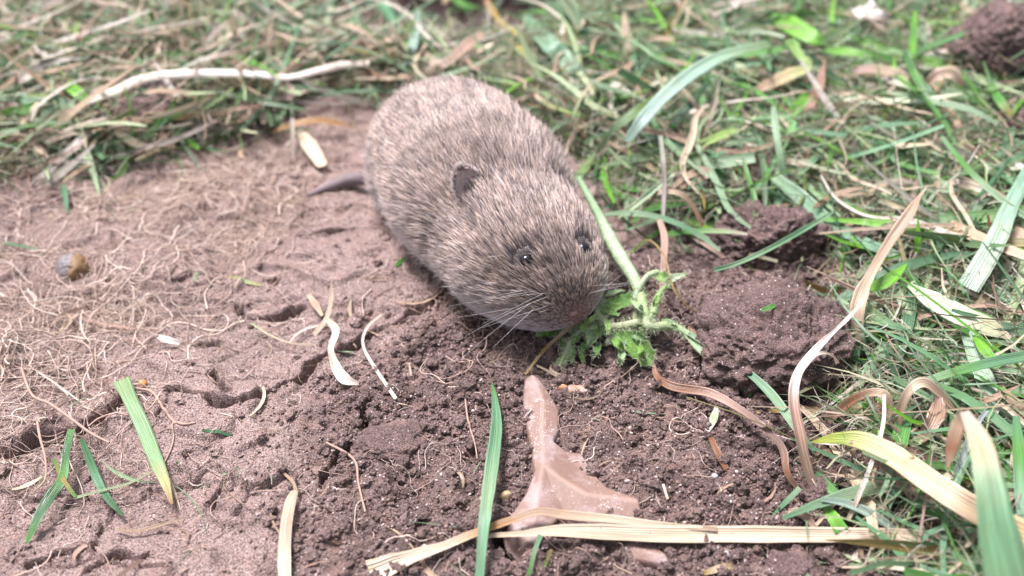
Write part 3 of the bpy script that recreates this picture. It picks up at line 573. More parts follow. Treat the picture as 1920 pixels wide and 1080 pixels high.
 (DL, 'pink flat stalk beside the back of the vole', 'leaf', [(1098, 140, .6), (1112, 170, .6), (1128, 208, .5)], [10, 14, 12], [(.42, .25, .23), (.42, .25, .23), (.38, .22, .2)], {}),
 (DL, 'cream curled leaf loop behind the olive blade', 'leaf', [(1152, 240, .4), (1146, 190, .8), (1152, 158, 1.), (1175, 175, .9), (1195, 205, .7), (1225, 245, .4)], [8, 8, 10, 12, 26, 16], 'pink white white pink white', {'lift': False}),
 (G, 'broad sage blade standing behind the back of the vole', 'grass blade', [(985, 30, .8), (1020, 72, .9), (1055, 110, .8), (1100, 160, .6)], [16, 36, 38, 20], [(.16, .3, .2), (.18, .33, .22), (.2, .33, .22), (.2, .3, .22)], {}),
 (G, 'yellow green blade curving toward the back of the vole', 'grass blade', [(955, 75, .7), (980, 95, .8), (1003, 118, .7)], [10, 18, 16], 'yellow ylw green', {}),
 (G, 'smooth green blade lying beside the shoulder of the vole', 'grass blade', [(1020, 205, .3), (1070, 215, .5), (1120, 222, .5)], [14, 26, 18], 'green sage green', {}),
 (ST, 'ochre curved straw beyond the yellow green blade', 'straw', [(910, 0, .8), (935, 38, .8), (965, 62, .8), (1000, 72, .7)], [8, 11, 10, 5], 'orange yellow ochre', {}),
 # --- far left field
 (ST, 'long thick white straw lying along the far grass edge', 'straw', [(162, 190, .9), (215, 170, 1.), (265, 148, 1.05), (330, 138, 1.1), (410, 136, 1.1), (480, 138, 1.1), (540, 144, 1.1), (600, 130, 1.1), (650, 120, 1.), (692, 118, .9)], [14, 18, 20, 18, 16, 14, 12, 15, 14, 10], [(.8, .73, .66), (.78, .7, .63), (.82, .78, .74), (.84, .8, .77), (.82, .76, .7), (.8, .73, .65)], {'fold': -.35}),
 (DL, 'long pale tan husk lying below the white straw', 'leaf', [(85, 268, .6), (140, 245, .7), (200, 232, .75), (270, 226, .7), (340, 220, .6), (430, 212, .5)], [8, 20, 22, 12, 12, 6], 'straw straw tan orange tan', {}),
 (ST, 'pale straw lying behind the far brown soil patch', 'straw', [(460, 66, .8), (530, 72, .8), (600, 78, .8), (660, 80, .7)], [10, 9, 9, 6], 'pink straw pink', {}),
 (DL, 'long tan leaf curving up behind the rump of the vole', 'leaf', [(650, 132, .5), (720, 145, .6), (790, 138, .7), (840, 115, .9), (875, 85, 1.1), (905, 62, 1.2)], [6, 10, 13, 18, 22, 14], 'pink tan tan pink tan', {}),
 (DL, 'brown leaf arching in the far grass behind the vole', 'leaf', [(560, 45, .8), (610, 60, .8), (660, 82, .7), (710, 85, .6), (760, 78, .6)], [8, 12, 13, 10, 4], 'brown tan pink tan', {}),
 (DL, 'orange brown leaf arching over bare soil near the tail', 'leaf', [(512, 248, .25), (540, 236, .4), (590, 226, .45), (640, 232, .3), (668, 240, .15)], [5, 11, 13, 10, 4], 'orange orange orange tan', {}),
 (DL, 'cream leaf scrap lying beyond the tail', 'leaf', [(562, 245, .2), (580, 272, .25), (605, 312, .15)], [8, 30, 20], 'straw straw straw', {}),
 (ST, 'short grey straw standing upright by the cream scrap', 'straw', [(549, 296, .1), (549, 260, .4), (548, 222, .7)], [6, 7, 7], [(.4, .34, .3), (.42, .36, .32)], {'lift': False}),
 (G, 'pale teal blade standing behind the rump of the vole', 'grass blade', [(748, 165, .4), (765, 115, .8), (778, 70, 1.1), (785, 20, 1.3)], [12, 15, 16, 8], [(.2, .32, .25), (.27, .4, .34), (.3, .42, .36)], {'lift': False}),
 (G, 'broad dark green blade reaching over the far soil hollow', 'grass blade', [(705, -15, 1.4), (725, 20, 1.2), (752, 62, .9)], [16, 24, 12], [(.06, .2, .1), (.07, .22, .11), (.09, .23, .12)], {'lift': False}),
 (G, 'broad sage blade lying at the far picture edge', 'grass blade', [(-30, 195, .8), (30, 188, .9), (90, 190, .9), (140, 198, .8)], [18, 22, 24, 14], 'sage teal sage sage', {}),
 (DL, 'oval pale leaf caught in the far green grass', 'leaf', [(30, 155, .9), (50, 143, 1.), (78, 135, 1.)], [14, 30, 16], [(.42, .36, .3), (.45, .4, .34), (.42, .36, .3)], {}),
 (G, 'stubby vivid green blade next to the end of the white straw', 'grass blade', [(122, 158, .9), (142, 172, 1.), (160, 186, .9)], [20, 24, 18], 'bright bright bright', {}),
 (DL, 'square pinkish leaf scrap under the white straw', 'leaf', [(505, 150, .5), (528, 166, .55), (550, 184, .5)], [22, 36, 26], [(.33, .21, .19), (.34, .22, .2), (.32, .2, .18)], {}),
 (DL, 'pale rounded leaf scrap in the far grass', 'leaf', [(415, 60, .9), (440, 60, 1.), (465, 62, .9)], [14, 30, 20], [(.48, .38, .35), (.48, .38, .35)], {}),
 (ST, 'bent pale straw pointing at the end of the tail', 'straw', [(205, 300, .3), (260, 282, .4), (330, 262, .5), (395, 232, .5), (405, 222, .45), (392, 214, .4)], [7, 8, 8, 8, 7, 6], [(.45, .4, .36), (.48, .42, .38), (.5, .45, .42)], {}),
 (DL, 'pinkish long leaf lying on the roots before the far grass', 'leaf', [(430, 245, .3), (480, 205, .45), (540, 180, .5), (600, 165, .5)], [6, 11, 9, 5], 'pink pink straw', {}),
 (G, 'teal blade crossing the pale straw near the white straw', 'grass blade', [(455, 240, .4), (500, 190, .6), (530, 130, .9), (560, 50, 1.1)], [4, 8, 9, 4], 'teal sage teal', {'lift': False}),
 (G, 'green sliver lying on the crust near the belly of the vole', 'grass blade', [(742, 503, .1), (752, 492, .12), (762, 482, .1)], [6, 10, 3], 'green green green', {}),
 (G, 'yellow green sliver lying alone on the crust', 'grass blade', [(428, 521, .1), (455, 527, .1), (490, 535, .08)], [5, 9, 3], 'ylw pale ylw', {}),
 (ST, 'thin yellowish stem lying below the yellow green sliver', 'straw', [(470, 606, .1), (505, 628, .1), (545, 643, .1), (592, 647, .08)], [3, 4, 4, 3], 'pale straw straw', {}),
 (DL, 'white husk scrap at the end of a root tangle', 'leaf', [(297, 632, .12), (315, 639, .14), (337, 644, .1)], [8, 14, 8], 'white white white', {'fold': .8}),
 (ST, 'needle thin white stem lying by the dark fissure', 'straw', [(72, 698, .1), (108, 722, .1), (146, 750, .08)], [3, 3, 3], 'white white white', {}),
 (G, 'tiny dark blade lying flat between cracks', 'grass blade', [(384, 822, .06), (410, 823, .06), (438, 823, .05)], [4, 7, 4], 'dark teal dark', {}),
 (ST, 'thin wavy brown stem lying near the lower edge of the crust', 'straw', [(215, 992, .08), (255, 996, .1), (295, 986, .1), (345, 972, .08)], [4, 6, 7, 3], 'tan tan tan', {}),
 (G, 'narrow teal blade tip at the border of the roots', 'grass blade', [(-20, 455, .2), (30, 459, .25), (70, 468, .2)], [7, 6, 3], 'teal teal sage', {}),
 (G, 'two-tone green sprig standing at the root border', 'grass blade', [(118, 345, .2), (122, 365, .25), (126, 398, .12)], [8, 11, 4], 'teal teal teal', {}),
]
for nm, lab, cat, pts, wv, cs, kw in LIST:
    if nm == ST: kw.setdefault('fold', .6)
    kw = {k: v for k, v in kw.items()}
    nm2 = {'grass_blade': 'grass_blade', 'straw': 'straw', 'dry_leaf': 'dry_leaf'}[nm]
    blade(nm2, lab, cat, pts, wv, cs, **kw)

# ---------------------------------------------------------------- matted grass: one mass of clippings
def mat_of(name, n, mask, palette, wts, label, zr, lr, wr, box, tiltmax=22, segs=7, curl=1.0, pw=2.):
    X, Y = pick(n, mask, *box); n = len(X)
    L = rng.uniform(*lr, n)*rng.uniform(.5, 1., n); Wd = wr[0]+(wr[1]-wr[0])*rng.uniform(0, 1, n)**pw
    az = rng.uniform(0, 2*math.pi, n); el = np.radians(rng.normal(0, tiltmax, n))
    s = np.linspace(0, 1, segs); bend = rng.normal(0, 1., n)*curl; bz = rng.normal(0, .5, n)*curl
    A = az[:, None]+bend[:, None]*(s-.5)[None]; E = el[:, None]+bz[:, None]*(s-.5)[None]
    D = np.stack([np.cos(A)*np.cos(E), np.sin(A)*np.cos(E), np.sin(E)], -1)*(L/(segs-1))[:, None, None]
    P = np.concatenate([np.zeros((n, 1, 3)), np.cumsum(D[:, :-1], 1)], 1); P -= P.mean(1, keepdims=True)
    mk = mask(X, Y); base = hfull(X, Y)+rng.uniform(zr[0], zr[1], n)**1.0*np.clip(mk*1.2, .15, 1)
    P += np.stack([X, Y, base], -1)[:, None]
    g = gz(P[..., 0], P[..., 1]); P[..., 2] = np.maximum(P[..., 2], g+.02)
    T = norm(np.gradient(P, axis=1)); rl = rng.normal(0, .7, n)[:, None]+rng.normal(0, .6, n)[:, None]*(s-.5)[None]
    up = np.array([0, 0, 1.]); B = norm(np.cross(T, up)); Nn = np.cross(B, T)
    Bs = B*np.cos(rl)[..., None]+Nn*np.sin(rl)[..., None]; Ns = norm(np.cross(Bs, T))
    tp = rng.uniform(.1, 1, n)[:, None]; prof = np.minimum(1, .25+1.6*s)[None]*(1-tp*np.clip((s-.55)/.45, 0, 1)[None]**1.5)
    w2 = (Wd[:, None]*prof)[..., None]*.5
    V = np.stack([P-Bs*w2+Ns*w2*.25, P-Ns*w2*.05, P+Bs*w2+Ns*w2*.25], 2)      # n, segs, 3, 3
    k = segs*3; I = (np.arange(n)[:, None, None]*k+(np.arange(segs)*3)[None, :, None]+np.arange(3)[None, None])
    Q = np.stack([I[:, :-1, :-1], I[:, 1:, :-1], I[:, 1:, 1:], I[:, :-1, 1:]], -1).reshape(-1, 4)
    pal = np.array([COL[p] if isinstance(p, str) else p for p in palette]); c = pal[rng.choice(len(pal), n, p=np.array(wts)/np.sum(wts))]
    c2 = pal[rng.choice(len(pal), n, p=np.array(wts)/np.sum(wts))]
    mixv = (rng.uniform(0, .5, n)[:, None]*s[None])[..., None]
    cc = (c[:, None]*(1-mixv)+c2[:, None]*mixv)*rng.uniform(.7, 1.25, n)[:, None, None]
    cc = np.repeat(cc[:, :, None], 3, 2)
    ug = np.broadcast_to(np.array([0, .5, 1.])[None, None], (n, segs, 3))+rng.uniform(0, 9, n)[:, None, None]
    vg = np.broadcast_to((L[:, None]*s[None])[..., None], (n, segs, 3))
    o = np_mesh(name, V.reshape(-1, 3), [Q], M_blade, {'col': cc.reshape(-1, 3)}, np.stack([ug, vg], -1).reshape(-1, 2))
    return tag(o, label, kind='stuff')
gm = lambda x, y: look(M_GR, x, y)*(1-sstep(.05, .5, look(M_HO, x, y)))*(.62+.38*sstep(-.45, .05, perlin(x/1.8, y/1.8, 71.)))
gmr = lambda x, y: gm(x, y)*sstep(-3, 3, x)
gml = lambda x, y: gm(x, y)*(1-sstep(-3, 3, x))
greens = ['sage', 'teal', 'green', 'bright', 'dark', 'pale', 'straw', 'tan', 'pink', 'white', 'rust', 'ochre', 'brown']
VIEW = (-20, 20, 5, 31)
mat_of('matted_grass', 9000, gmr, greens, [7, 7, 5, 1.8, 2.2, 4.5, 2.6, 2.0, 1.6, 1.4, .5, .5, .6], 'matted green grass clippings mixed with dead straw', (.05, .85), (1.4, 6), (.03, .29), VIEW, 15, curl=.8, pw=2.6)
mat_of('matted_grass', 8500, gml, greens, [4.5, 4, 3, .8, 2, 3, 4.5, 3, 2.6, 2.8, .3, .5, .6], 'pale dead straw and grass lying matted at the far edge', (.05, .85), (1.4, 6), (.03, .24), VIEW, 15, curl=.9, pw=2.4)
mat_of('fine_clippings', 21000, gm, greens, [5, 4, 3, .6, 1.0, 6, 5, 3, 1.6, 3.2, .3, .5, .5], 'fine shredded grass fibres between the blades', (.02, .95), (.6, 3.2), (.012, .05), VIEW, 20, curl=2.0, segs=8, pw=1.5)
PN = dict(white='white', straw='straw coloured', tan='tan', pink='pinkish', pale='pale green', sage='sage green', bright='vivid green', teal='teal', green='green')
def loose(n, mask, names, wts, where, box, zr, lr, wr):
    X, Y = pick(n, mask, *box); n = len(X)
    for q in range(n):
        c_ = names[rng.choice(len(names), p=np.array(wts)/sum(wts))]; L = rng.uniform(*lr); az = rng.uniform(0, 6.28); k_ = 7; s_ = np.linspace(0, 1, k_)
        A_ = az+rng.normal(0, 1.1)*(s_-.5)+.25*np.sin(s_*9+rng.uniform(0, 6)); E_ = rng.normal(0, .16)+rng.normal(0, .4)*(s_-.5)
        P = np.cumsum(np.stack([np.cos(A_)*np.cos(E_), np.sin(A_)*np.cos(E_), np.sin(E_)], -1)*L/(k_-1), 0); P -= P.mean(0)
        P += np.array([X[q], Y[q], float(gz(X[q], Y[q]))+rng.uniform(*zr)]); w_ = wr[0]+(wr[1]-wr[0])*rng.uniform()**1.6; grn = c_ in ('sage', 'bright', 'pale', 'teal', 'green')
        lab = f"loose {PN[c_]} {'grass blade' if grn else 'straw'} lying on the {where}"
        blade3('grass_blade' if grn else 'straw', lab, 'grass blade' if grn else 'straw', P, np.array([.35, .8, 1, .9, .6, .15])*w_, [c_, c_, names[rng.integers(len(names))]], fold=rng.uniform(.1, .7), up=.9, roll=[rng.normal(0, 30), rng.normal(0, 30)], n=22, group=lab.replace('loose', 'loose scattered'), px=False)
loose(130, gml, ['white', 'straw', 'tan', 'pink', 'sage'], [4, 4, 2, 1, 1], 'far mat of dead grass behind the crust', (-17, 4, 16, 29), (.6, 1.0), (2.5, 7), (.05, .19))
loose(120, gmr, ['white', 'straw', 'tan', 'pale', 'sage', 'bright'], [2, 3, 2, 2, 3, 1.5], 'green matted grass beyond the clods', (0, 17, 13.5, 29), (.6, 1.0), (2.2, 6), (.05, .22))
mat_of('wide_grass', 7000, lambda x, y: look(M_GR, x, y)*(1-(np.abs(x) < 19)*(y < 30)*(y > 4)), greens, [5, 5, 4, 1, 3, 2, 2, 2, 1, .5, .5, 1, 1], 'matted grass all round the bare patch', (.05, .8), (1.2, 4), (.1, .3), (-55, 55, -8, 70), 20)
edge = lambda x, y: np.exp(-((look(M_GR, x, y)-.35)/.22)**2)*.8+.012
mat_of('straw_litter', 1500, edge, ['tan', 'straw', 'pink', 'sage', 'white'], [3, 3, 2, 1, .7], 'short straw scraps strewn where grass gives way to soil', (.02, .2), (.3, 1.5), (.02, .1), (-14, 14, 6.5, 24), 10, curl=1.4)
mat_of('fallen_bits', 420, lambda x, y: (1-look(M_GR, x, y))*.6, ['tan', 'straw', 'pink', 'brown', 'green'], [3, 2, 3, 2, .6], 'tiny stem and leaf bits lying on bare soil', (.01, .05), (.12, .6), (.01, .035), (-9, 9, 6.5, 19), 6, curl=1.2)

# ---------------------------------------------------------------- root fibres
def fibres(name, n, mask, label, box, lr, rad, colr, k=14, zr=(.01, .3), wig=1.2):
    X, Y = pick(n, mask, *box); n = len(X); L = rng.uniform(*lr, n)
    az = rng.uniform(0, 6.28, n); s = np.linspace(0, 1, k)
    f1, p1, a1 = rng.uniform(1, 5, n)[:, None], rng.uniform(0, 6, n)[:, None], rng.uniform(.3, wig, n)[:, None]
    f2, p2 = rng.uniform(6, 14, n)[:, None], rng.uniform(0, 6, n)[:, None]
    A = az[:, None]+a1*np.sin(f1*s[None]+p1)*1.6+.5*np.sin(f2*s[None]+p2)
    D = np.stack([np.cos(A), np.sin(A)], -1)*(L/(k-1))[:, None, None]
    D = D; P = np.cumsum(D, 1); P -= P.mean(1, keepdims=True); x = X[:, None]+P[..., 0]; y = Y[:, None]+P[..., 1]
    z = hfull(x.ravel(), y.ravel()).reshape(x.shape); z = np.maximum(z, z.mean(1, keepdims=True)-.05)
    z = z+.015+rng.uniform(*zr, n)[:, None]*np.abs(np.sin(rng.uniform(1, 4, n)[:, None]*s[None]*2+p1))
    r = (rad[0]+(rad[1]-rad[0])*rng.uniform(0, 1, n)**2.2)[:, None]*(1-.5*s[None])
    c = np.array(colr)[rng.choice(len(colr), n)]*rng.uniform(.65, 1.25, n)[:, None]
    o = np_curves(name, np.stack([x, y, z], -1), r, M_root, c); return tag(o, label, kind='stuff')
rm = lambda x, y: np.clip(look(M_RT, x, y), 0, 1)*(.12+.88*sstep(-.1, .4, perlin(x/1.7, y/1.3, 81.)))
RC = [(.34, .235, .185), (.42, .31, .25), (.26, .175, .14), (.56, .45, .38)]
fibres('root_fibres', 6000, rm, 'tangled brown rootlets lying on the cracked crust', (-18, 3, 6, 24), (.5, 3.0), (.0032, .016), RC, zr=(.0, .13), wig=.9)
fibres('loose_rootlets', 520, lambda x, y: (1-look(M_GR, x, y))*.5, 'hair-thin rootlets scattered over bare soil', (-9, 8, 6.5, 18), (.3, 1.6), (.005, .011), RC, zr=(.01, .12))
fibres('grass_fibres', 14000, gm, 'hair-thin pale fibres tangled in the matted grass', (-17, 17, 5, 28), (.4, 2.2), (.005, .011), [(.42, .36, .27), (.3, .34, .22), (.5, .45, .38), (.3, .22, .16)], zr=(.2, .8))
vn = lambda x, y: np.exp(-(((x-.2)/1.6)**2+((y-onplane(940, 610)[1])/.8)**2))
fibres('rootlets_under_vole', 260, vn, 'hair-thin rootlets in the hollow under the chin of the vole', (-4, 4, 8, 16), (.4, 1.4), (.005, .011), [(.3, .18, .14), (.4, .28, .22)], zr=(.02, .3))
def root(label, pts, w, z=.1):
    P = catmull(np.array([ongr(*p, z) for p in pts]), 40); P[:, 2] = np.maximum(P[:, 2], hfull(P[:, 0], P[:, 1])+.02)
    P += .015*rng.normal(size=P.shape)*0; W = interp(w, 40)*dist_at(P.T)/F*.5
    k = 8; T = norm(np.gradient(P, axis=0)); B = norm(np.cross(T, [0, 0, 1.])); Nn = np.cross(B, T); a = np.linspace(0, 2*math.pi, k, endpoint=False)
    W = W*(1+.25*perlin(np.arange(40)*.7, np.zeros(40), 3.))
    V = P[:, None]+W[:, None, None]*(np.cos(a)[None, :, None]*B[:, None]+np.sin(a)[None, :, None]*Nn[:, None])
    I = np.arange(40*k).reshape(40, k); J = np.roll(I, -1, 1); Q = np.stack([I[:-1], I[1:], J[1:], J[:-1]], -1).reshape(-1, 4)
    o = np_mesh('root', V.reshape(-1, 3), [Q], M_plain, {'col': np.tile((.30, .2, .16), (len(V)*k, 1))}); tag(o, label, 'root')
root('forked root running from the torn green blade over the crust', [(245, 727), (285, 735), (305, 765), (325, 790), (345, 805), (370, 803)], [4, 6, 6, 6, 6, 3], .12)
root('long root curving along the upper lip of the dark fissure', [(40, 690), (60, 740), (95, 758), (140, 790), (170, 812), (205, 830)], [5, 5, 6, 6, 5, 4], .15)
root('root dangling over the end of the dark fissure', [(165, 800), (185, 785), (215, 775), (240, 778)], [3, 4, 4, 3], .15)
root('root hanging from the fissure beside the mangled grass', [(70, 790), (75, 820), (85, 860), (84, 900), (60, 925)], [5, 5, 4, 4, 2], .15)
root('slender root running down from the forked root', [(325, 792), (325, 830), (310, 865), (285, 885)], [4, 3, 3, 2], .15)
root('fine root lying beside the dead straw stub', [(612, 830), (650, 850), (668, 870), (672, 905), (685, 960)], [5, 5, 5, 4, 4], .12)
root('reddish root lying in crumbs left of the green standing blade', [(872, 745), (878, 790), (890, 830), (895, 860)], [3, 4, 3, 2], .1)

# ---------------------------------------------------------------- the vole
SP = [((795, 276), 1.22, 1.16, 1.02, 't'), ((838, 281), 1.40, 1.62, 1.36, 'r'), ((896, 354), 1.48, 1.80, 1.50, 'm'), ((944, 426), 1.38, 1.46, 1.21, 's'), ((988, 481), 1.36, 1.43, 1.14, 'h'), ((1028, 520), 1.25, 1.13, .86, 'f'), ((1057, 555), 1.09, .62, .48, 'z'), ((1070, 576), 1.02, .36, .27, 'n')]
SPW = np.array([onplane(p[0], p[1], z) for (p, z, *_r) in SP])
def build_body():
    import bmesh
    bm = bmesh.new()
    def ell(c, r, ax):
        z = Vector((0, 0, 1)); xx = Vector(ax).normalized(); yy = z.cross(xx).normalized(); zz = xx.cross(yy)
        M = Matrix((xx, yy, zz)).transposed().to_4x4(); M.translation = Vector(c)
        res = bmesh.ops.create_icosphere(bm, subdivisions=4, radius=1, matrix=M@Matrix.Diagonal((r[0], r[1], r[2], 1)))
    n = 40; P = catmull(SPW, n); w = interp([s[2] for s in SP], n); h = interp([s[3] for s in SP], n)
    T = np.gradient(P, axis=0)
    for i in range(n): ell(P[i], (w[i]*.9, w[i], h[i]), T[i])
    fwd = norm(SPW[6]-SPW[4]); lat = np.array([-fwd[1], fwd[0], 0]); lat /= np.linalg.norm(lat)
    bf = norm(SPW[3]-SPW[1]); bl = np.array([-bf[1], bf[0], 0]); bl /= np.linalg.norm(bl)
    for sgn in (-1, 1):
        ell(SPW[5]+lat*sgn*.48-fwd*.25+np.array([0, 0, -.04]), (.70, .54, .44), fwd)          # cheek
        ell(SPW[6]+lat*sgn*.2-fwd*.05+np.array([0, 0, -.06]), (.38, .30, .32), fwd)          # whisker pad
        ell(SPW[1]+bl*sgn*1.02+bf*.05+np.array([0, 0, -.4]), (1.0, .66, .85), bf)             # thigh
        f = SPW[1]+bl*sgn*.95+bf*.7; ell((f[0], f[1], .25), (.65, .22, .17), bf)            # hind foot
        f = SPW[4]+lat*sgn*.6; ell((f[0], f[1], .6), (.28, .25, .5), fwd); ell((f[0]+fwd[0]*.3, f[1]+fwd[1]*.3, .2), (.34, .17, .14), fwd)
    me = bpy.data.meshes.new('body'); bm.to_mesh(me); bm.free()
    o = bpy.data.objects.new('body', me); C.objects.link(o)
    m = o.modifiers.new('r', 'REMESH'); m.mode = 'VOXEL'; m.voxel_size = .07
    m = o.modifiers.new('s', 'SMOOTH'); m.factor = .6; m.iterations = 10
    dg = bpy.context.evaluated_depsgraph_get(); me2 = bpy.data.meshes.new_from_object(o.evaluated_get(dg))
    bpy.data.objects.remove(o)
    return me2, fwd, lat, bf, bl
bme, FWD, LAT, BF, BL = build_body()
ORG = np.array([SPW[2][0], SPW[2][1], 0.])
vole = empty('vole', tuple(ORG), 'small grey brown vole with dense fur crouching on bare earth by a hairy green plant', 'vole')
co = np.empty(len(bme.vertices)*3, np.float32); bme.vertices.foreach_get('co', co); co = co.reshape(-1, 3)
nl = np.empty(len(bme.loops), np.int32); bme.loops.foreach_get('vertex_index', nl)
tot = np.empty(len(bme.polygons), np.int32); bme.polygons.foreach_get('loop_total', tot); q4 = nl[np.repeat(tot == 4, tot)].reshape(-1, 4)
tri3 = nl[np.repeat(tot == 3, tot)].reshape(-1, 3)
NOSE = SPW[7]+FWD*.22
bvh = BVHTree.FromPolygons([tuple(v) for v in co.tolist()], q4.tolist()+tri3.tolist())
def hit(px, py):
    r = ray(px, py); d = Vector(r).normalized(); h = bvh.ray_cast(Vector((0, 0, CAMH)), d); return (np.array(h[0]), np.array(h[1])) if h[0] else None
def bodycol(p):
    dn = np.linalg.norm(p-NOSE, axis=-1)
    belly = 1-sstep(.35, .9, p[..., 2])
    n = fbm(p[..., 0]/.8, p[..., 1]/.8, p[..., 2]/.8, 3)
    return dn, belly, n
dn, belly, nn = bodycol(co)
skin = np.array([.11, .085, .08])[None]*(1-belly[:, None])+np.array([.3, .28, .28])[None]*belly[:, None]
for h in [hit(988, 486), hit(1096, 464)]: we = (1-sstep(.12, .3, np.linalg.norm(co-h[0], axis=1)))[:, None]; skin = skin*(1-we)+.03*we
pk = (1-sstep(.15, .75, dn))[:, None]; skin = skin*(1-pk)+np.array([.27, .14, .13])[None]*pk
body = np_mesh('body', co-ORG, [q4]+([tri3] if len(tri3) else []), M_plain, {'col': skin}, parent=vole)
FURO = []
def grow(verts, faces, n, lengthf, colf, tang, lift=.5, rad=.0054, k=5, name='fur', clump=13000, parent=None, jit=.11):
    t = faces; A, B_, D = verts[t[:, 0]], verts[t[:, 1]], verts[t[:, 2]]
    ar = np.linalg.norm(np.cross(B_-A, D-A), axis=1); i = rng.choice(len(t), n, p=ar/ar.sum())
    u, v = rng.uniform(size=n), rng.uniform(size=n); f = u+v > 1; u[f], v[f] = 1-u[f], 1-v[f]
    P = A[i]+(B_-A)[i]*u[:, None]+(D-A)[i]*v[:, None]
    nv = np.zeros_like(verts); fn = np.cross(B_-A, D-A)
    for j in range(3): np.add.at(nv, t[:, j], fn)
    nv = norm(nv); Nn = norm(nv[t[i, 0]]*(1-u-v)[:, None]+nv[t[i, 1]]*u[:, None]+nv[t[i, 2]]*v[:, None])
    keep = P[:, 2] > .28; P, Nn = P[keep], Nn[keep]
    T = tang(P, Nn); T = T+rng.normal(size=T.shape)*jit; T = norm(T-Nn*(T*Nn).sum(1)[:, None])
    L, lf = lengthf(P, Nn); keep = L > .005; P, Nn, T, L, lf = P[keep], Nn[keep], T[keep], L[keep], lf[keep]
    L = L*rng.uniform(.65, 1.12, len(P)); th = lf*(1+.25*rng.normal(size=len(P)))
    s = np.linspace(0, 1, k)[None, :, None]
    S_ = P[:, None]+L[:, None, None]*(T[:, None]*s*np.cos(th)[:, None, None]+Nn[:, None]*(np.sin(th)[:, None, None]*(s-.35*s*s)))
    if clump:
        ci = rng.choice(len(P), min(clump, len(P)), replace=False); kd = KDTree(len(ci))
        for j, c_ in enumerate(ci): kd.insert(P[c_], j)
        kd.balance(); near = ci[np.array([kd.find(p)[1] for p in P])]
        tipd = S_[near]-S_; wgt = (s**1.4)*rng.uniform(.1, .7, len(P))[:, None, None]; S_ = S_+tipd*wgt
    c = colf(P, Nn); r = np.array([1, 1, .85, .6, .15])[:k]*rad
    np_curves(name, S_-ORG, r[None]*rng.uniform(.7, 1.2, len(P))[:, None], M_fur, c, parent)
EYE = []
for px, py in ((988, 486), (1096, 464)):
    h = hit(px, py); EYE.append(h)
    print('eye', px, py, None if h is None else h[0], None if h is None else h[1])
def flow(P, Nn):
    d = P-(NOSE+np.array([0, 0, -.1])); d = norm(d); dist = np.linalg.norm(P-NOSE, axis=1)
    back = norm(-BF[None]*1.0+np.array([0, 0, -.35])[None]*np.clip(1-Nn[:, 2:], 0, 1)); w = sstep(1.0, 2.6, dist)[:, None]
    sw = .25*np.stack([perlin(P[:, 0]/.9, P[:, 1]/.9, P[:, 2]/.9), perlin(P[:, 0]/.9+9, P[:, 1]/.9, P[:, 2]/.9), 0*P[:, 0]], 1)
    return d*(1-w)+back*w+sw
def flen(P, Nn):
    dist = np.linalg.norm(P-NOSE, axis=1)
    L = .085+.24*sstep(.2, 1.2, dist)+.26*sstep(1.0, 3.2, dist); lf = .38+.19*sstep(1.2, 3, dist)
    L = np.where(dist < .22, .055, L)
    for h in EYE:
        if h: de = np.linalg.norm(P-h[0]-FWD*.045, axis=1); L = np.where(de < .125, 0, np.where(de < .25, np.minimum(L, .06), L))
    de = np.linalg.norm(P-EARP, axis=1); Lr = 0
    L = np.where(de < .16, np.minimum(L, .2), L)
    return L, lf
EARP = np.array(hit(896, 376)[0])
def fcol(P, Nn):
    n = len(P); dist = np.linalg.norm(P-NOSE, axis=1)
    pal = np.array([(.025, .019, .021), (.58, .425, .33), (.34, .25, .21), (.17, .13, .126), (.66, .56, .52)])
    c = pal[rng.choice(5, n, p=[.20, .25, .25, .20, .10])]
    patch = fbm(P[:, 0]/.35, P[:, 1]/.35, P[:, 2]/.35, 3)
    c = c*(1+.85*patch+.5*perlin(P[:, 0]/.14, P[:, 1]/.14, P[:, 2]/.14))[:, None]
    side = 1-sstep(-.45, .45, Nn[:, 2]+.15*patch); b = (1-sstep(-.75, -.1, Nn[:, 2]))*rng.uniform(.6, 1, n)
    c = c*(1-side[:, None]*.6)+np.array([.58, .51, .52])*side[:, None]*.6
    c = c*(1-b[:, None])+np.array([.55, .52, .54])*b[:, None]
    pk = (1-sstep(.2, .7, dist))[:, None]*rng.uniform(.5, 1, (n, 1)); c = c*(1-pk*.8)+np.array([.40, .25, .235])*pk*.8
    for h in EYE:
        if h:
            de = np.linalg.norm(P-h[0], axis=1); w = (1-sstep(.10, .21, de))[:, None]*.8; c = c*(1-w)+np.array([.04, .033, .033])*w
    return np.clip(c, .01, .9)
tri = np.vstack([q4[:, [0, 1, 2]], q4[:, [0, 2, 3]]])
grow(co.astype(float), tri, 260000, flen, fcol, flow, parent=vole)
def glen(P, Nn):
    L, lf = flen(P, Nn); return np.where(L > .1, L*1.3+.02, 0), lf*1.05
grow(co.astype(float), tri, 9000, glen, lambda P, Nn: fcol(P, Nn)*rng.choice([.35, 1.25], (len(P), 1)), flow, parent=vole, name='guard_hair', clump=0, rad=.0048, jit=.3)

def uvsphere(r, c, name, mat, parent, col=None, sub=3):
    V, Fc = ico(sub); o = np_mesh(name, V*r, [Fc], mat, {'col': np.tile(col or (.01, .01, .01), (len(V), 1))}, parent=parent); o.location = c; return o
a = N('vole_eye'); M_eye = a.out(a.n('ShaderNodeBsdfPrincipled', i_Base_Color=(.006, .006, .008, 1), i_Roughness=.07, i_Specular_IOR_Level=.4).outputs[0])
for h in EYE:
    if h is None: continue
    p, n_ = h; e = uvsphere(.132, tuple(p-n_*.045-ORG), 'eye', M_eye, vole); e.scale = (1, 1, .85)
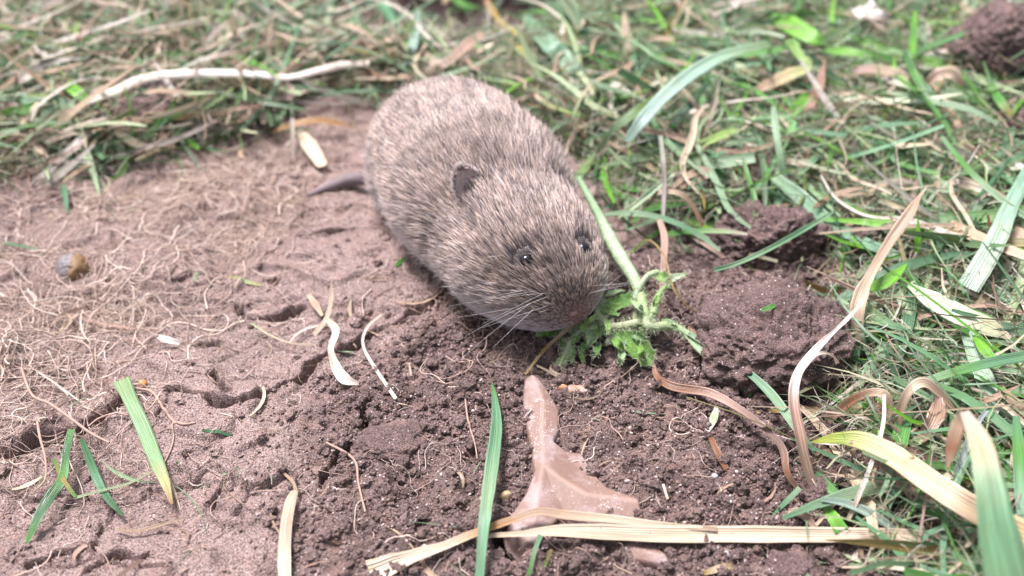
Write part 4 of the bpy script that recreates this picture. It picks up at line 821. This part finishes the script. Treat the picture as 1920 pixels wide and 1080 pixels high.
# nose pad: rounded, with two nostrils
a = N('nose_skin'); tc = a.n('ShaderNodeTexCoord').outputs['Object']
bp = a.n('ShaderNodeBump', i_Strength=.6, i_Distance=.01, i_Height=a.noise(tc, 40., 4))
M_nose = a.out(a.n('ShaderNodeBsdfPrincipled', i_Base_Color=a.mixc(a.noise(tc, 14.), (.15, .08, .08), (.25, .14, .135)), i_Roughness=.42, i_Normal=bp.outputs[0], i_Subsurface_Weight=.15).outputs[0])
h = hit(1075, 588); nc = (h[0] if h else SPW[7]); print('nose', nc)
V, Fc = ico(4); fw = FWD; lt = LAT; upv = np.cross(fw, lt); upv = upv if upv[2] > 0 else -upv
dep = np.zeros(len(V))
for sg in (-1, 1):
    c_ = norm(np.array([.75, sg*.5, -.15])); dep += .35*np.exp(-(np.linalg.norm(V-c_, axis=1)/.22)**2)
V2 = V*(1-dep[:, None]); V2 = V2*(1-.12*np.exp(-(V[:, 1:2]/.12)**2)*(V[:, 0:1] > 0))
nose = np_mesh('nose', (V2[:, 0:1]*fw*.085+V2[:, 1:2]*lt*.10+V2[:, 2:3]*upv*.07), [Fc], M_nose, parent=vole); nose.location = tuple(nc-ORG+fw*-.02)
# mouth line, a soft lip under the nose
lip = np_mesh('lip', (V[:, 0:1]*fw*.10+V[:, 1:2]*lt*.13+V[:, 2:3]*upv*.04), [Fc], M_nose, parent=vole); lip.location = tuple(nc-ORG-fw*.07-upv*.10)
# ears: a rounded cupped shell each, with short fur
a = N('ear_skin'); ec = a.n('ShaderNodeAttribute', attribute_name='col').outputs['Color']; ec = a.mixc(a.noise(a.n('ShaderNodeTexCoord').outputs['Object'], 9., 4), a.mixc(1., ec, (.75, .7, .7), 'MULTIPLY'), ec)
M_ear = a.out(a.n('ShaderNodeMixShader', i_0=.12, i_1=a.n('ShaderNodeBsdfPrincipled', i_Base_Color=ec, i_Roughness=.6).outputs[0], i_2=a.n('ShaderNodeBsdfTranslucent', i_Color=ec).outputs[0]).outputs[0])
def ear(base, out, fwdv, r, name='ear', rim=False):
    base = np.asarray(base)
    n, m = 14, 18; up = norm(np.array(out)); f = norm(np.array(fwdv)-up*np.dot(fwdv, up)); b = np.cross(up, f)
    V = []
    for i in range(n):
        for j in range(m):
            t = i/(n-1); a_ = (j/(m-1)-.5)*math.pi*1.05
            rr = r*(.45+.55*math.sin(math.pi*.5*min(1, t/.55)))*(1 if t < .55 else math.sqrt(max(0.02, 1-((t-.55)/.45)**2)))
            V.append(up*(t*r*1.75+.02*math.sin(j*1.7))+b*(math.sin(a_)*rr*.60)-f*(math.cos(a_)*rr*.30)+b*(t*t*.05)+f*.10*t*t*(1-abs(j/(m-1)*2-1)))
    V = np.array(V); I = np.arange(n*m).reshape(n, m); Q = np.stack([I[:-1, :-1], I[:-1, 1:], I[1:, 1:], I[1:, :-1]], -1).reshape(-1, 4)
    cen = V.mean(0); Nn = norm(V-cen); V2 = V-f*.03; k = len(V)
    e = np_mesh(name, np.vstack([V, V2])+base-ORG, [Q, Q[:, ::-1]+k], M_ear, {'col': np.concatenate([(np.array((.60, .45, .42))[None]*(.5+.6*np.repeat(np.linspace(0, 1, n), m))[:, None])]*2)}, parent=vole)
    G_ = (V+base).reshape(n, m, 3); E1 = []
    for q in range(900):
        side_ = rng.integers(3); t_ = rng.integers(3, n)
        pnt = G_[t_, 0] if side_ == 0 else G_[t_, m-1] if side_ == 1 else G_[n-1, rng.integers(m)]
        pnt = pnt+rng.normal(size=3)*.012; dd = norm((pnt-base-up*r*.8)*.9+up*.35+rng.normal(size=3)*.12-f*.1); ll = rng.uniform(.05, .14); ss = np.linspace(0, 1, 4)[:, None]
        E1.append(pnt+dd*ll*ss)
    for q in range(420):
        t_ = int(rng.triangular(0, 0, 8)); pnt = G_[t_, rng.integers(m)]+f*.02; dd = norm(up+f*.25+rng.normal(size=3)*.2); E1.append(pnt+dd*rng.uniform(.08, .2)*ss)
    np_curves('ear_hair', np.array(E1)-ORG, np.array([1, .9, .6, .2])[None]*.0055, M_fur, np.array([(.8, .7, .66), (.62, .5, .45), (.5, .4, .36)])[rng.choice(3, len(E1))], vole)
    tr = np.vstack([Q[:, [0, 1, 2]], Q[:, [0, 2, 3]]])
    full = V+base
    for sgn, nn_ in ((1, 3200), (-1, 3200)):
        tt = tr if sgn == 1 else tr[:, ::-1]
        grow(full, tt, nn_, lambda P, N_: (np.where((N_*f).sum(1) < -.25, .14, np.where(np.hypot(((P-base)@up/r-.95)/.8, ((P-base)@b/r)/.66) > 9, .16, 0)), np.full(len(P), .35)), lambda P, N_: np.array([(.4, .31, .29), (.66, .56, .52), (.52, .42, .39)])[rng.choice(3, len(P))], lambda P, N_: np.tile(up, (len(P), 1)), name='ear_fur', clump=0, parent=vole, rad=.005)
h = hit(895, 384)
EOUT = norm(np.array([-.47, .37, .80]))
if h: ear(h[0]-h[1]*.17, EOUT, np.array([.46, -.62, .62]), .50, rim=True)
h = hit(1068, 330)
if h: ear(h[0]-h[1]*.25, norm(np.array([.7, .35, .6])), np.array([.6, -.8, .1]), .28)
# tail
def tail():
    pts = [(765, 318, .95), (725, 325, .72), (690, 333, .5), (655, 338, .35), (620, 350, .22), (578, 366, .14)]
    P = catmull(np.array([ongr(*p) for p in pts]), 40); n = 40; k = 12; W = interp([.22, .2, .18, .16, .13, .04], n)
    T = norm(np.gradient(P, axis=0)); B = norm(np.cross(T, [0, 0, 1.])); Nn = np.cross(B, T); a_ = np.linspace(0, 2*math.pi, k, endpoint=False)
    V = (P[:, None]+W[:, None, None]*(np.cos(a_)[None, :, None]*B[:, None]+np.sin(a_)[None, :, None]*Nn[:, None])).reshape(-1, 3)
    I = np.arange(n*k).reshape(n, k); J = np.roll(I, -1, 1); Q = np.stack([I[:-1], J[:-1], J[1:], I[1:]], -1).reshape(-1, 4)
    np_mesh('tail', V-ORG, [Q], M_plain, {'col': np.tile((.15, .115, .12), (len(V), 1))}, parent=vole)
    tr = np.vstack([Q[:, [0, 1, 2]], Q[:, [0, 2, 3]]]); d = norm(P[-1]-P[0])
    grow(V, tr, 7000, lambda p, n_: (np.full(len(p), .13), np.full(len(p), .22)), lambda p, n_: np.array([(.10, .08, .085), (.2, .16, .165), (.33, .28, .29)])[rng.choice(3, len(p))], lambda p, n_: np.tile(d, (len(p), 1)), name='tail_fur', clump=0, parent=vole, rad=.005)
tail()
# whiskers
W_ = []
for sg, cx in ((-1, 1040), (1, 1096)):
    for i in range(11):
        h = hit(cx+(rng.uniform(-38, 8) if sg < 0 else rng.uniform(-6, 22)), 562+rng.uniform(-26, 16))
        if h is None: continue
        L = rng.uniform(.7, 2.1); d = norm(LAT*sg*(-1 if np.dot(LAT, [1, 0, 0]) < 0 else 1)+FWD*rng.uniform(-.75, .35)+np.array([0, 0, rng.uniform(-.5, .45)]))
        s = np.linspace(0, 1, 8)[:, None]; dr = np.array([0, 0, rng.uniform(-.35, .1)])
        W_.append(h[0][None]-ORG+d[None]*L*s+dr[None]*L*.4*s*s)
W_ = np.array(W_); np_curves('whiskers', W_, np.linspace(.0022, .0007, 8)[None], M_whisk, np.tile((.62, .58, .57), (len(W_), 1)), vole)
print('vole len', np.linalg.norm(SPW[6]-SPW[0])+2)

# ---------------------------------------------------------------- the hairy plant under its chin
a = N('plant_leaf'); tc = a.n('ShaderNodeTexCoord').outputs['Object']; ca = a.n('ShaderNodeAttribute', attribute_name='col').outputs['Color']
c = a.mixc(a.noise(tc, 5., 5), a.mixc(1., ca, (.6, .7, .55), 'MULTIPLY'), a.mixc(1., ca, (1.3, 1.25, 1.3), 'MULTIPLY'))
c = a.mixc(a.ramp(a.noise(tc, 22., 3), [(.60, (0, 0, 0)), (.66, (.8, .8, .8))]), c, (.14, .10, .06))
bp = a.n('ShaderNodeBump', i_Strength=.5, i_Distance=.03, i_Height=a.noise(tc, 12., 5))
p = a.n('ShaderNodeBsdfPrincipled', i_Base_Color=c, i_Roughness=.6, i_Normal=bp.outputs[0]); t = a.n('ShaderNodeBsdfTranslucent', i_Color=c)
M_leafy = a.out(a.n('ShaderNodeMixShader', i_0=.3, i_1=p.outputs[0], i_2=t.outputs[0]).outputs[0])
PO = ongr(1215, 600, 0.)
plant = empty('hairy_plant', tuple(PO), 'uprooted hairy green plant with small leaves held under the chin of the vole', 'plant')
HAIRS = []
def stem(pts, w, col, name='stem', hair=300, hl=.11):
    P = catmull(np.array([ongr(*q) for q in pts]), 36); n = 36; k = 10; Wd = 1.2*interp(w, n)*dist_at(P.T)/F*.5*(1+.12*perlin(np.arange(n)*.5, np.zeros(n), len(pts)*1.3))
    T = norm(np.gradient(P, axis=0)); B = norm(np.cross(T, [0.1, 0, 1.])); Nn = np.cross(B, T); a_ = np.linspace(0, 2*math.pi, k, endpoint=False)
    dirs = np.cos(a_)[None, :, None]*B[:, None]+np.sin(a_)[None, :, None]*Nn[:, None]
    V = (P[:, None]+Wd[:, None, None]*dirs).reshape(-1, 3)
    I = np.arange(n*k).reshape(n, k); J = np.roll(I, -1, 1); Q = np.stack([I[:-1], J[:-1], J[1:], I[1:]], -1).reshape(-1, 4)
    cc = np.repeat(interp(np.array(col), n), k, 0)
    np_mesh(name, V-PO, [Q, I[0][None, ::-1], I[-1][None]], M_leafy, {'col': cc}, parent=plant)
    hair = int(hair*.55); i = rng.integers(0, n, hair); j = rng.integers(0, k, hair); r0 = V.reshape(n, k, 3)[i, j]; d = norm(dirs[i, j]+rng.normal(size=(hair, 3))*.35)
    s = np.linspace(0, 1, 4)[None, :, None]; HAIRS.append(r0[:, None]+d[:, None]*s*rng.uniform(.4, 1.1, hair)[:, None, None]*hl+rng.normal(size=(hair, 1, 3))*.03*s*s)
def pleaf(pts, w, col, fold=.3, hair=160, up=.4, roll=0):
    P = np.array([ongr(*q) for q in pts]); wv = np.array(w, float); n = 24
    Cn = catmull(P, n); W = interp(wv, n)*dist_at(Cn.T)/F; W *= (1+.10*np.sin(np.arange(n)*1.3))
    tcn = norm(np.array([0, 0, CAMH])-Cn); Nn = norm(np.array([0, 0, 1.])*up+tcn*(1-up)); T = norm(np.gradient(Cn, axis=0)); Nn = norm(Nn-T*(Nn*T).sum(1)[:, None])
    Bn = np.cross(T, Nn); rl = math.radians(roll); Nn = Nn*math.cos(rl)+Bn*math.sin(rl)
    V, Q, UV, m = ribbon(Cn, np.maximum(W, .02), Nn, fold, .02, .06, k=9)
    cc = np.repeat(interp(np.array(col), n), m, 0)
    np_mesh('leaf', V-PO, Q, M_leafy, {'col': cc}, UV, parent=plant)
    Vr = V.reshape(n, m, 3); i = rng.integers(0, n, hair); j = rng.choice([0, 0, 8, 8, 2, 4, 6], hair); r0 = Vr[i, j]
    d = norm(Nn[i]+rng.normal(size=(hair, 3))*.7); s = np.linspace(0, 1, 4)[None, :, None]; HAIRS.append(r0[:, None]+d[:, None]*s*rng.uniform(.04, .1, hair)[:, None, None])
pg = (.34, .44, .22); lg = (.44, .54, .36); mg = (.14, .29, .045); dg_ = (.09, .21, .05)
stem([(1085, 335, .9), (1118, 395, .9), (1140, 440, .9), (1165, 485, .85), (1190, 525, .8), (1205, 565, .7)], [10, 14, 20, 21, 18, 16], [(.25, .38, .22), (.3, .42, .25), lg, lg, pg], hair=420, hl=.09)
stem([(1200, 545, .75), (1208, 590, .65), (1218, 612, .6), (1260, 612, .5), (1292, 628, .4)], [17, 19, 16, 13, 11], [pg, pg, (.38, .42, .27), pg, lg], hair=600)
stem([(1225, 590, .65), (1190, 606, .6), (1150, 612, .55), (1130, 600, .6), (1115, 575, .7), (1125, 560, .75)], [12, 13, 13, 11, 9, 6], [pg, (.42, .43, .28), (.42, .43, .28), pg, pg], hair=900, hl=.13)
stem([(1190, 560, .7), (1204, 530, .95), (1218, 515, 1.05), (1235, 510, 1.05)], [9, 9, 9, 8], [lg, lg, pg], hair=120, hl=.07)
stem([(1225, 590, .65), (1232, 560, .8), (1250, 535, .95), (1262, 525, 1.0)], [15, 11, 9, 7], [pg, (.25, .36, .12), pg], hair=200)
stem([(1200, 612, .55), (1212, 640, .3), (1222, 665, .15), (1216, 690, .05)], [9, 10, 9, 7], [pg, (.4, .38, .27), (.4, .35, .27)], hair=160)
stem([(1120, 612, .5), (1085, 622, .4), (1065, 650, .25), (1048, 690, .1)], [9, 8, 7, 4], [pg, (.42, .45, .3), (.4, .42, .25)], hair=450, hl=.12)
pleaf([(1222, 512, 1.0), (1242, 520, 1.05), (1262, 524, 1.0)], [4, 22, 6], [mg, (.2, .33, .08), mg])
pleaf([(1248, 538, .95), (1262, 522, 1.05), (1288, 514, 1.1)], [8, 15, 3], [lg, (.45, .52, .38), lg], fold=.6)
pleaf([(1148, 622, .5), (1180, 640, .4), (1215, 672, .2), (1224, 678, .15)], [14, 42, 36, 12], [dg_, mg, (.16, .28, .07), mg], hair=260)
pleaf([(1125, 588, .6), (1150, 572, .65), (1185, 560, .6), (1200, 552, .6)], [10, 26, 26, 8], [mg, mg, dg_, mg])
pleaf([(1105, 605, .5), (1060, 606, .4), (1012, 612, .3), (1004, 614, .3)], [18, 24, 18, 4], [mg, dg_, (.14, .26, .12), (.2, .32, .18)], hair=240)
pleaf([(1020, 598, .45), (1035, 604, .45), (1068, 612, .4)], [6, 20, 14], [(.16, .3, .2), (.14, .28, .14), mg])
pleaf([(1095, 630, .35), (1115, 622, .42), (1140, 620, .45)], [10, 24, 16], [mg, mg, dg_])
pleaf([(1070, 640, .25), (1072, 660, .2), (1072, 682, .1)], [8, 15, 4], [mg, (.14, .28, .08), mg])
pleaf([(1040, 690, .08), (1058, 672, .16), (1072, 650, .25)], [8, 16, 8], [(.3, .38, .2), mg, pg])
pleaf([(1190, 588, .6), (1204, 600, .65), (1222, 602, .65)], [8, 24, 10], [mg, dg_, mg])
pleaf([(1138, 640, .4), (1152, 640, .45), (1172, 645, .42)], [6, 14, 6], [(.24, .4, .26), (.26, .42, .28), (.2, .36, .2)])
prg = np.random.default_rng(12)
for (px, py, z0, L, ang) in [(1112, 560, .7, 34, 20), (1135, 556, .75, 30, -20), (1165, 575, .7, 36, 170), (1160, 592, .68, 34, 200), (1120, 628, .4, 30, 120), (1098, 600, .55, 34, 150), (1078, 618, .4, 32, 190), (1050, 622, .35, 34, 170),
                             (1150, 632, .5, 30, 60), (1182, 622, .5, 30, 30), (1196, 645, .35, 32, 70), (1168, 655, .35, 30, 100), (1225, 575, .85, 26, -70), (1205, 585, .75, 26, 230), (1240, 600, .6, 26, 20), (1100, 640, .3, 28, 110), (1060, 640, .25, 24, 200), (1088, 655, .2, 26, 80), (1035, 610, .35, 26, 215), (1130, 575, .75, 26, 240), (1075, 612, .35, 30, 160), (1050, 618, .25, 30, 185), (1030, 618, .25, 24, 150), (1090, 625, .3, 28, 130), (1062, 630, .2, 28, 100), (1105, 615, .45, 30, 95), (1125, 645, .25, 28, 110), (1082, 600, .5, 26, 60), (1140, 600, .65, 28, 90), (1118, 590, .7, 26, 130)]:
    a_ = math.radians(ang); dx, dy = math.cos(a_)*L, math.sin(a_)*L*.8; w_ = L*prg.uniform(.35, .6); L *= 1.25; dx, dy = dx*1.25, dy*1.25; cx_ = [mg, dg_, (.20, .34, .08), (.17, .30, .12), (.30, .42, .22)][prg.integers(5)]
    pleaf([(px, py, z0), (px+dx*.5, py+dy*.5, z0+prg.uniform(-.05, .15)), (px+dx, py+dy, z0-prg.uniform(0, .2))], [w_*.3, w_, w_*.85, w_*.15], [cx_, cx_, tuple(k_*1.15 for k_ in cx_)], fold=prg.uniform(.2, .8), hair=40, roll=prg.uniform(-35, 35))
H = np.concatenate(HAIRS); H = H-PO
np_curves('fuzz', H, np.linspace(.0030, .001, 4)[None], M_whisk, np.tile((.50, .55, .36), (len(H), 1))*rng.uniform(.7, 1.2, (len(H), 1)), plant)
# stems that leave the plant
for lab, pts, w, cs in [
    ('narrow teal blade trailing from the hairy plant toward the curled leaves', [(1292, 626, .45), (1330, 652, .5), (1390, 690, .5), (1440, 735, .5), (1490, 800, .5), (1528, 850, .4)], [10, 10, 11, 18, 18, 8], 'sage teal teal sage teal'),
    ('green stem trailing from the hairy plant down onto the crumbs', [(1285, 624, .4), (1310, 655, .4), (1345, 685, .35), (1375, 710, .25), (1408, 742, .1)], [13, 14, 11, 11, 8], 'pale sage teal green')]:
    blade('grass_blade', lab, 'grass blade', pts, w, cs, fold=.8)
blade('straw', 'thin ochre stem crossing the plant right under the nose', 'straw', [(985, 702, .1), (1020, 658, .3), (1060, 622, .55), (1100, 592, .75)], [4, 6, 8, 7], 'ochre ochre tan ochre', fold=.8, lift=False)
blade('straw', 'thin yellow stem arching above the plant over the whiskers', 'straw', [(1188, 470, .8), (1215, 450, 1.1), (1245, 480, 1.15), (1262, 540, 1.), (1285, 570, .8), (1310, 590, .6)], [2.5, 3.5, 4, 4, 3, 2], 'ochre ochre ochre ochre', fold=.8, lift=False)
blade('dry_leaf', 'flat pinkish stalk standing between vole and large clod', 'leaf', [(1238, 590, .3), (1242, 520, .7), (1246, 450, .9), (1236, 412, 1.)], [8, 10, 14, 10], 'pink pink pink', lift=False)
blade('straw', 'grey vertical stalk standing in the grass beside the vole', 'straw', [(1243, 405, .8), (1245, 350, 1.1), (1243, 300, 1.4), (1238, 255, 1.5)], [7, 8, 9, 8], [(.36, .32, .3), (.36, .33, .31), (.3, .36, .28)], fold=.8, lift=False)
blade('grass_blade', 'smooth pale stem leaning from the vole toward the far grass', 'grass blade', [(1158, 408, .5), (1185, 390, .7), (1220, 362, .9), (1262, 325, 1.1)], [8, 11, 12, 9], 'pale pale sage pale', fold=.8, lift=False)
blade('grass_blade', 'pale teal blade bending over the green blade beside the vole', 'grass blade', [(1135, 402, .5), (1185, 400, .8), (1250, 412, .8), (1310, 440, .7), (1350, 470, .6)], [8, 12, 12, 10, 6], 'sage sage teal sage', lift=False)
blade('dry_leaf', 'curled tan strip arching beside the grey vertical stalk', 'leaf', [(1220, 382, .6), (1232, 362, .9), (1270, 362, 1.), (1298, 385, .8), (1318, 425, .5)], [6, 9, 10, 9, 7], 'tan straw tan rust', lift=False)
blade('dry_leaf', 'large tan leaf loop lying behind the curled tan strip', 'leaf', [(1262, 350, .6), (1290, 330, .7), (1322, 320, .8), (1318, 335, .7), (1275, 352, .6)], [8, 14, 16, 12, 6], 'tan tan pink tan', lift=False)
blade('grass_blade', 'green arched blade lying behind the large tan loop', 'grass blade', [(1240, 275, .6), (1290, 282, .7), (1330, 312, .7), (1362, 338, .5)], [8, 14, 20, 14], 'bright green green dark', lift=False)
blade('grass_blade', 'pale upright blade beside the flat purplish clod', 'grass blade', [(1450, 200, 1.5), (1454, 240, 1.3), (1462, 290, 1.), (1470, 330, .7)], [9, 13, 12, 14], 'sage sage sage teal', lift=False)
print('done')
